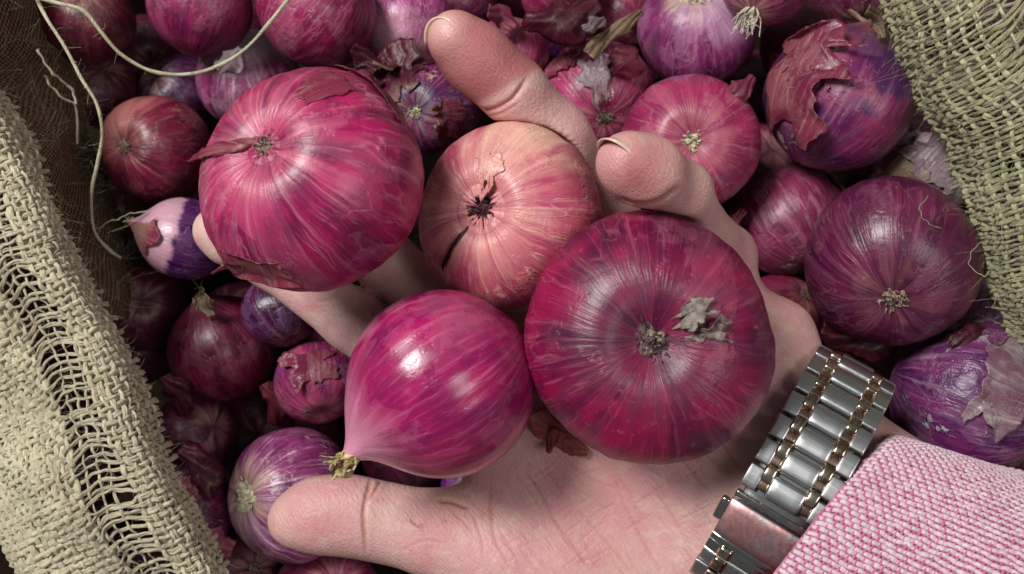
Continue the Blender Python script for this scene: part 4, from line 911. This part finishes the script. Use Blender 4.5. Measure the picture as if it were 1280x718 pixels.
# ------------------------------------------------------------------ burlap sack
sack = empty('burlap_sack', P(640, 359, -.16)); thing(sack, 'loosely woven beige jute sack around the onions, frayed mouth at left and right', 'sack')
so = np.array(sack.location)
def integ(alpha_fn, smax_, n=400):
    s_ = np.linspace(0, smax_, n); a_ = alpha_fn(s_); dx = np.cos(a_); dz = -np.sin(a_)
    X_ = np.concatenate([[0], np.cumsum((dx[1:] + dx[:-1]) / 2 * np.diff(s_))]); Z_ = np.concatenate([[0], np.cumsum((dz[1:] + dz[:-1]) / 2 * np.diff(s_))]); return s_, X_, Z_
crest = catmull([tuple(P(x, y, .012)) for x, y in [(-120, -60), (-74, 60), (-34, 135), (8, 215), (54, 310), (110, 420), (160, 530), (205, 640), (246, 740), (292, 850)]], 400)
crest[:, 2] += .003 * n1(np.linspace(0, 10, 400), 4, 1)
Lc = np.concatenate([[0], np.cumsum(np.linalg.norm(np.diff(crest[:, :2], axis=0), axis=1))])
so_, Xo, Zo = integ(lambda s: np.radians(4 + 86 * np.clip(s / .070, 0, 1) ** 2.6), .15)
si_, Xi, Zi = integ(lambda s: np.radians(20 + 64 * np.clip(s / .0045, 0, 1)), .03)
def left_pt(u, v):
    """u metres along the rim, v metres across: negative = outside of the sack"""
    u = np.asarray(u, dtype=float); v = np.asarray(v, dtype=float)
    c = np.stack([np.interp(u, Lc, crest[:, q]) for q in range(3)], -1)
    t_ = np.stack([np.interp(u + .012, Lc, crest[:, q]) - np.interp(u - .012, Lc, crest[:, q]) for q in range(2)], -1); t_ /= np.linalg.norm(t_, axis=-1)[..., None] + 1e-9
    o_ = np.stack([t_[..., 1], -t_[..., 0]], -1)            # outside direction (left/down in the picture)
    X_ = np.where(v < 0, np.interp(-v, so_, Xo), -np.interp(v, si_, Xi)); Z_ = np.where(v < 0, np.interp(-v, so_, Zo), np.interp(v, si_, Zi))
    z = c[..., 2] + Z_ + .0022 * np.sin(u * 60 + v * 70) + .0015 * np.sin(u * 140 - v * 190)
    xy = c[..., :2] + o_ * X_[..., None]
    return np.concatenate([xy, z[..., None]], -1)
def thread_obj(name, pts, rad, N_, mat, flat=.75, sides=4, strands=3):
    c_ = pts.mean(axis=0); n = len(pts); T_ = np.gradient(pts, axis=0); T_ /= np.linalg.norm(T_, axis=1)[:, None] + 1e-12
    S_ = np.cross(T_, N_); S_ /= np.linalg.norm(S_, axis=1)[:, None] + 1e-9; rad = np.broadcast_to(rad, (n,))
    L_ = np.concatenate([[0], np.cumsum(np.linalg.norm(np.diff(pts, axis=0), axis=1))]); rs = np.random.RandomState(int(abs(c_[0] * 1e6 + c_[1] * 1e5)) % 99991)
    Ts = []
    for k_ in range(strands):
        a_ = 2 * math.pi * k_ / strands + L_ * rs.uniform(500, 900) * (.35) + .5 * n1(L_ * 300, rs.randint(9999), 1)
        q_ = pts + (S_ * np.cos(a_)[:, None] + N_ * (np.sin(a_) * flat)[:, None]) * (rad * (.50 + .12 * rs.normal()))[:, None]
        Ts.append(tube(q_ - c_, rad * (.58 + .10 * rs.normal()) * (1 + .12 * n1(L_ * 700, rs.randint(9999), 1)), sides + 1, 1.0, up=N_))
    o = join_tubes(name, Ts, mat, sack); o.location = c_ - so; return o
def thread_obj_old(name, pts, rad, N_, mat, flat=.75, sides=6):
    c_ = pts.mean(axis=0); V, F, U = tube(pts - c_, rad, sides, flat, up=N_); o = obj(name, mesh_np(name, V, F, True, U), mat, sack); o.location = c_ - so; return o
r = np.random.RandomState(21)
Ltot = Lc[-1]; pu = .0022; us = np.arange(.002, Ltot - .002, pu)
vs_band = [.0120, .0098, .0078, .0058, .0038, .0018, -.0002, -.0022, -.0044]
vs = vs_band + [-.0078, -.0108, -.0140] + list(-.0176 - .0019 * np.arange(37))
FUZZ = []
def fuzz(p, N_, r, mean=.003, k=1):
    for _ in range(k):
        d = r.normal(size=3); d += N_ * 1.0; d /= np.linalg.norm(d); L = abs(r.normal()) * mean + .001
        e = r.normal(size=3); pts = [p, p + d * L * .5 + e * L * .12, p + d * L * .8 + e * L * .5]
        FUZZ.append(tube(catmull(pts, 5), np.linspace(.00006, .00003, 5), 3))
for i_, u0 in enumerate(us):
    v_ = np.linspace(.0135 + r.uniform(-.001, .002), -.088, 270); lad = np.clip(1 - np.abs((v_ + .0108) / .0060) ** 4, 0, 1)
    wob = .00016 * n1(v_ * 900, i_, 1) + lad * (.0013 * n1(v_ * 150 + u0 * 60, 5, 1) + .0008 * r.normal()) - .0026 * np.exp(-((v_ + .0115) / .006)**2)
    u_ = u0 + wob - .10 * np.abs(v_) * .0
    # over and under the along-rim threads
    cnt = np.interp(-v_, np.sort(-np.array(vs)), np.arange(len(vs)))
    N_ = surf_normal(left_pt, u_, v_, 1e-4); N_ *= np.sign(N_[:, 2] + 1e-6)[:, None]
    ph = np.cos(np.pi * (cnt + i_)); p = left_pt(u_, v_) + N_ * (.00042 * ph * (1 - lad))[:, None]
    dense = v_ < -.0170
    rad = np.where(dense, .00100, .00060) * (1 + .16 * n1(v_ * 500, i_ + 40, 1)); rad = np.where(v_ > -.0045, .00082, rad)
    thread_obj('thread', p, rad, N_, M_jute)
    for q in r.randint(0, 130, 24): fuzz(p[q], N_[q], r, .0018)
for j_, v0 in enumerate(vs):
    ladder = -.0170 < v0 < -.005
    u_ = np.linspace(0, Ltot, 420); v_ = v0 + .00022 * n1(u_ * 300, j_ + 70, 1) + (.0011 * n1(u_ * 90, 3, 1) if ladder else 0)
    N_ = surf_normal(left_pt, u_, v_, 1e-4); N_ *= np.sign(N_[:, 2] + 1e-6)[:, None]
    ph = np.cos(np.pi * ((u_ - us[0]) / pu + j_)); p = left_pt(u_, v_) - N_ * (.00042 * ph)[:, None]
    thread_obj('thread', p, (.00042 if ladder else .00086) * (1 + .15 * n1(u_ * 400, j_, 1)), N_, M_jute)
    if j_ < 16:
        for q in r.randint(0, 420, 110): fuzz(p[q], N_[q], r, .0018)
# backing of the outer wall so no daylight shows between the tight threads
M_back = jute_material('backing jute', '#9a9070', '#c4ba96')  # plain jute backing, a little duller than the threads
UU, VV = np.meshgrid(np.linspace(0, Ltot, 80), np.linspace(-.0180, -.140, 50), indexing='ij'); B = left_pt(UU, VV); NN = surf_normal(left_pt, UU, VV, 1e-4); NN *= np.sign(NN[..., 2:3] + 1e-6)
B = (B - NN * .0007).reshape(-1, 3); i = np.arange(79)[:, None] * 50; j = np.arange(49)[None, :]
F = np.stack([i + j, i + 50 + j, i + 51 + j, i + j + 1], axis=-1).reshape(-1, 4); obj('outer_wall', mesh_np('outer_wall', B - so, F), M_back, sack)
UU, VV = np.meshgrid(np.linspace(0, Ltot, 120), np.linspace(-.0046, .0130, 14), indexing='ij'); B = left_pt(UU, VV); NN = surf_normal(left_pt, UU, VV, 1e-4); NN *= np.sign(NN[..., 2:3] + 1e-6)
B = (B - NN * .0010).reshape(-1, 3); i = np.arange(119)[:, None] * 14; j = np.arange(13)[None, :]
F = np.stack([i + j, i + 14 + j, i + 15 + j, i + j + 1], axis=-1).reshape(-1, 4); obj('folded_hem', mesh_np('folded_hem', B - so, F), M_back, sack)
# inner wall, upper left, and the belly of the sack under the heap
def burlap_sheet_mat(name, a_, b_, scale=260):
    m = NT(name); uv = m.coord('UV'); u, v, _ = m.sep(uv)
    wn = m.math('MULTIPLY', m.noise(m.coord(), 70, 3, .6), 5.0); s1 = m.math('SINE', m.math('ADD', m.math('MULTIPLY', u, scale * 1.6 * 6.283), wn)); s2 = m.math('SINE', m.math('ADD', m.math('MULTIPLY', v, scale * .9 * 6.283), wn))
    n_ = m.noise(m.coord(), 120, 5, .7); n2 = m.noise(m.coord(), 900, 3, .7)
    h_ = m.math('ADD', m.math('MULTIPLY', s1, s2), m.math('ADD', n_, n2))
    m.P(base=m.mix(m.step(m.math('ADD', m.math('MULTIPLY', m.math('ADD', m.math('MULTIPLY', m.math('MULTIPLY', s1, s2), .5), .5), .35), m.math('ADD', m.math('MULTIPLY', n_, .4), m.math('MULTIPLY', n2, .4))), .40, .72), srgb(a_), srgb(b_)), rough=.9, spec=.15); m.bump(h_, .0012); return m.m
M_inner = burlap_sheet_mat('jute lining with painted shade', '#241a14', '#3a2c20')  # jute darkened to near black: shade of the gaps put into its colour
def sheet(name, fn, nu, nv_, mat, parent=None, org=None):
    U_, V_ = np.meshgrid(np.linspace(0, 1, nu), np.linspace(0, 1, nv_), indexing='ij'); B = fn(U_, V_).reshape(-1, 3)
    i = np.arange(nu - 1)[:, None] * nv_; j = np.arange(nv_ - 1)[None, :]; F = np.stack([i + j, i + nv_ + j, i + nv_ + j + 1, i + j + 1], axis=-1).reshape(-1, 4)
    if org is not None: B = B - org
    return obj(name, mesh_np(name, B, F, True, np.stack([U_.ravel(), V_.ravel()], 1)), mat, parent)
IW = []
def inner_fn(U_, V_):
    a0 = [P(-110, -60, .004), P(-66, 60, .003), P(-26, 135, .001), P(16, 215, -.002), P(60, 310, -.006), P(110, 400, -.012)]
    a1 = [P(70, -60, -.10), P(95, 60, -.10), P(110, 140, -.10), P(125, 215, -.10), P(140, 310, -.10), P(150, 400, -.10)]
    A = catmull([tuple(x) for x in a0], 80); B = catmull([tuple(x) for x in a1], 80)
    ui = (U_ * 79); A_ = np.stack([np.interp(ui, range(80), A[:, q]) for q in range(3)], -1); B_ = np.stack([np.interp(ui, range(80), B[:, q]) for q in range(3)], -1)
    f = V_[..., None]; p = A_ * (1 - f) + B_ * f; p[..., 0] += .003 * np.sin(U_ * 14 + V_ * 5) * (V_ > 0) + .010 * np.sin(V_ * math.pi); p[..., 2] += .002 * np.sin(U_ * 25); return p
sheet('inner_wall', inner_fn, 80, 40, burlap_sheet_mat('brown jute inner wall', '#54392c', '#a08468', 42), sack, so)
ri = np.random.RandomState(5); ut = ri.uniform(0, 1, 900); vt = ri.uniform(0, .8, 900); pt_ = inner_fn(ut, vt)
for p_ in pt_:
    d = ri.normal(size=3) * [1, 1, .6] + [.4, 0, .5]; d /= np.linalg.norm(d); L = ri.uniform(.002, .008); e = ri.normal(size=3) * .4
    IW.append(tube(catmull([p_, p_ + d * L * .5 + e * L * .3, p_ + (d + e) * L], 6) - so, .00007, 3))
join_tubes('lining_fuzz', IW, M_jute_r, sack)['kind'] = 'stuff'
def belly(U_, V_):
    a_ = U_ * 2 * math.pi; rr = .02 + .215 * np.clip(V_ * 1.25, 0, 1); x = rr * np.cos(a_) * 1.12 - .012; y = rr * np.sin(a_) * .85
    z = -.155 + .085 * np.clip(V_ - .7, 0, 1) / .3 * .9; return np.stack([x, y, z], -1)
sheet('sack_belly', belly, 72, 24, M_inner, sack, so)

# right edge of the mouth
edge = catmull([tuple(P(x, y, .0)) for x, y in [(1085, -110), (1112, -25), (1138, 60), (1176, 130), (1210, 190), (1226, 262), (1250, 330), (1276, 392), (1310, 460), (1370, 540)]], 300)
Le = np.concatenate([[0], np.cumsum(np.linalg.norm(np.diff(edge[:, :2], axis=0), axis=1))])
def right_pt(u, v):
    u = np.asarray(u, dtype=float); v = np.asarray(v, dtype=float); c = np.stack([np.interp(u, Le, edge[:, q]) for q in range(3)], -1)
    # cloth leaves the edge square to it, then the cross threads lean up
    b = np.clip(v / .03, 0, 1); ang = np.radians(22 + 38 * b); vv = np.where(v < 0, -v * .25, v); dx = vv * np.cos(ang * .8); dy = vv * np.sin(ang * .8)
    z = .004 + .013 * np.sin(np.clip(v / .012, -.4, 1) * math.pi / 2) + .010 * np.clip(v / .05, 0, 1) + .002 * np.sin(u * 90 + v * 120) + .0016 * np.sin(u * 210 - v * 90)
    z = np.where(v < 0, z - (v * v) * 260, z)
    return np.stack([c[..., 0] + dx, c[..., 1] + dy, z], -1)
r = np.random.RandomState(33); pu2 = .00150; us2 = np.arange(.001, Le[-1] - .001, pu2)
vs2 = [-.0052, -.0034, -.0012, .0010, .0032, .0054, .0078, .0104] + list(.0160 + .0066 * np.arange(8))
for i_, u0 in enumerate(us2):
    v_ = np.linspace(-.0062 + r.uniform(-.0012, .001), .064, 170); far = np.clip((v_ - .012) / .02, 0, 1)
    u_ = u0 + .00022 * n1(v_ * 600, i_, 1) + far * (.0030 * n1(v_ * 90 + i_ * .13, 7, 1) + .0022 * n1(v_ * 110, i_ + 7, 1)) + .0010 * far * n1(np.array([u0 * 900.]), 2, 1)
    N_ = surf_normal(right_pt, u_, v_, 1e-4); N_ *= np.sign(N_[:, 2] + 1e-6)[:, None]
    cnt = np.interp(v_, vs2, np.arange(len(vs2))); ph = np.cos(np.pi * (cnt + i_)); p = right_pt(u_, v_) + N_ * (.0006 * ph)[:, None]
    rad = (.00068 - .00020 * far) * (1 + .2 * n1(v_ * 400, i_ + 3, 1)) * r.uniform(.7, 1.15)
    thread_obj('thread', p, rad, N_, M_jute_r, .8)
    for q in r.randint(0, 150, 26): fuzz(p[q], N_[q], r, .0042)
    for q in r.randint(8, 34, 5): fuzz(p[q], N_[q] * .3 + np.array([-.8, -.2, 0]), r, .0055)
for j_, v0 in enumerate(vs2):
    u_ = np.linspace(0, Le[-1], 420); v_ = v0 + .0003 * n1(u_ * 260, j_ + 70, 1); N_ = surf_normal(right_pt, u_, v_, 1e-4); N_ *= np.sign(N_[:, 2] + 1e-6)[:, None]
    fr = 1 if v0 < .012 else .36; ph = np.cos(np.pi * ((u_ - us2[0]) / pu2 * fr + j_)); p = right_pt(u_, v_) - N_ * ((.0006 if v0 < .012 else .0012) * ph)[:, None]
    thread_obj('thread', p, .00085 if v0 < .012 else .00062, N_, M_jute_st if v0 > .004 else M_jute_r, .8)
    for q in r.randint(0, 420, 70): fuzz(p[q], N_[q], r, .0035)
# long stray fibres across the right cloth and out of its edge
for k_ in range(1800):
    u0 = r.uniform(0, Le[-1]); v0 = r.uniform(-.002, .06); p0 = right_pt(np.array([u0]), np.array([v0]))[0] + [0, 0, .0012]
    d = np.array([r.normal() * .6 + .3, r.normal() * .6 + .6, r.normal() * .25]); d /= np.linalg.norm(d); L = r.uniform(.004, .014); e = r.normal(size=3) * [1, 1, .35]
    FUZZ.append(tube(catmull([p0, p0 + d * L * .4 + e * L * .12, p0 + d * L * .75 - e * L * .1, p0 + d * L], 9), .00008, 3))
f = join_tubes('jute_fuzz', [(V - so, F, U) for V, F, U in FUZZ], M_jute_st, sack); f['kind'] = 'stuff'

# ------------------------------------------------------------------ loose strings and hairs
def string(pts, rad, mat, label, name='string', seed=1, grp=None, sides=8):
    c_ = catmull([tuple(P(x, y, z)) for x, y, z in pts], 120); c_[:, :2] += np.stack([n1(np.linspace(0, 9, 120), seed, 2), n1(np.linspace(0, 9, 120), seed + 1, 2)], 1) * .00025
    ctr = c_.mean(axis=0); T = [tube(c_ - ctr, rad * (1 + .15 * n1(np.linspace(0, 30, 120), seed + 2, 1)), sides)]
    rr_ = np.random.RandomState(seed)
    for k_ in range(int(60 if rad > .0004 else 0)):
        q = rr_.randint(1, 118); p0 = c_[q] - ctr; d = rr_.normal(size=3); d /= np.linalg.norm(d); L = rr_.uniform(.0008, .003)
        T.append(tube(catmull([p0, p0 + d * L * .6, p0 + d * L + rr_.normal(size=3) * L * .3], 4), .00005, 3))
    o = join_tubes(name, T, mat); o.location = ctr; return thing(o, label, 'string', grp)
g_s = 'loose jute strings at the upper left'
string([(30, -30, .004), (52, 10, .002), (75, 48, 0), (100, 92, -.004), (120, 130, -.008), (128, 165, -.012), (120, 205, -.018), (114, 240, -.022), (118, 285, -.028), (135, 310, -.034), (152, 322, -.038)], .00052, M_string, 'pale jute string hanging down beside the left inner wall', seed=3, grp=g_s)
string([(30, -8, .006), (70, 2, .004), (102, 14, .002), (128, 42, -.002), (152, 68, -.006), (185, 88, -.010), (215, 94, -.013), (250, 90, -.014), (285, 76, -.014), (312, 56, -.012), (335, 32, -.010), (350, 12, -.010), (370, -12, -.008)], .00056, M_string, 'pale jute string curving in a shallow loop over the onions at the top', seed=5, grp=g_s)
string([(48, 62, -.006), (60, 85, -.010), (76, 100, -.014), (90, 112, -.018), (95, 130, -.02)], .00040, M_string, 'short thin frayed thread beside the inner wall, upper one', seed=7, grp=g_s, name='thread_end')
string([(55, 95, -.010), (68, 112, -.014), (84, 126, -.018), (96, 138, -.022), (98, 180, -.03)], .00036, M_string, 'short thin frayed thread beside the inner wall, lower one', seed=9, grp=g_s, name='thread_end')
string([(122, 285, -.030), (140, 277, -.028), (160, 268, -.028), (185, 264, -.030)], .00022, M_jute_st, 'fine pale fibre reaching from the string to the small purple onion', name='fibre', seed=11)
def hair(pts, label, seed=2, col=M_tuft): string(pts, .00012, col, label, name='fibre', seed=seed, sides=4)
hair([(1160, 245, .012), (1150, 262, .018), (1160, 280, .018), (1178, 285, .014)], 'wispy curl of jute fibre over the big plum onion', 3, M_jute_r)
hair([(1240, 300, .01), (1218, 310, .008), (1212, 330, .008), (1228, 345, .008), (1238, 340, .01)], 'looped jute fibre at the right sack edge', 4, M_jute_r)

# ground beyond the sack (lower left corner) 
m = NT('trodden khaki earth'); n_ = m.noise(m.coord(), 45, 6, .7); n2 = m.noise(m.coord(), 260, 4, .7)
m.P(base=m.mix(m.step(m.math('ADD', m.math('MULTIPLY', n_, .6), m.math('MULTIPLY', n2, .4)), .36, .62), srgb('#6f6238'), srgb('#a89c66')), rough=.95); m.bump(n_, .003)
def gfn(U_, V_): return np.stack([(U_ - .5) * 4, (V_ - .5) * 4, -.175 + .002 * np.sin(U_ * 400) * np.sin(V_ * 380)], -1)
g = sheet('ground', gfn, 60, 60, m.m); g['kind'] = 'structure'
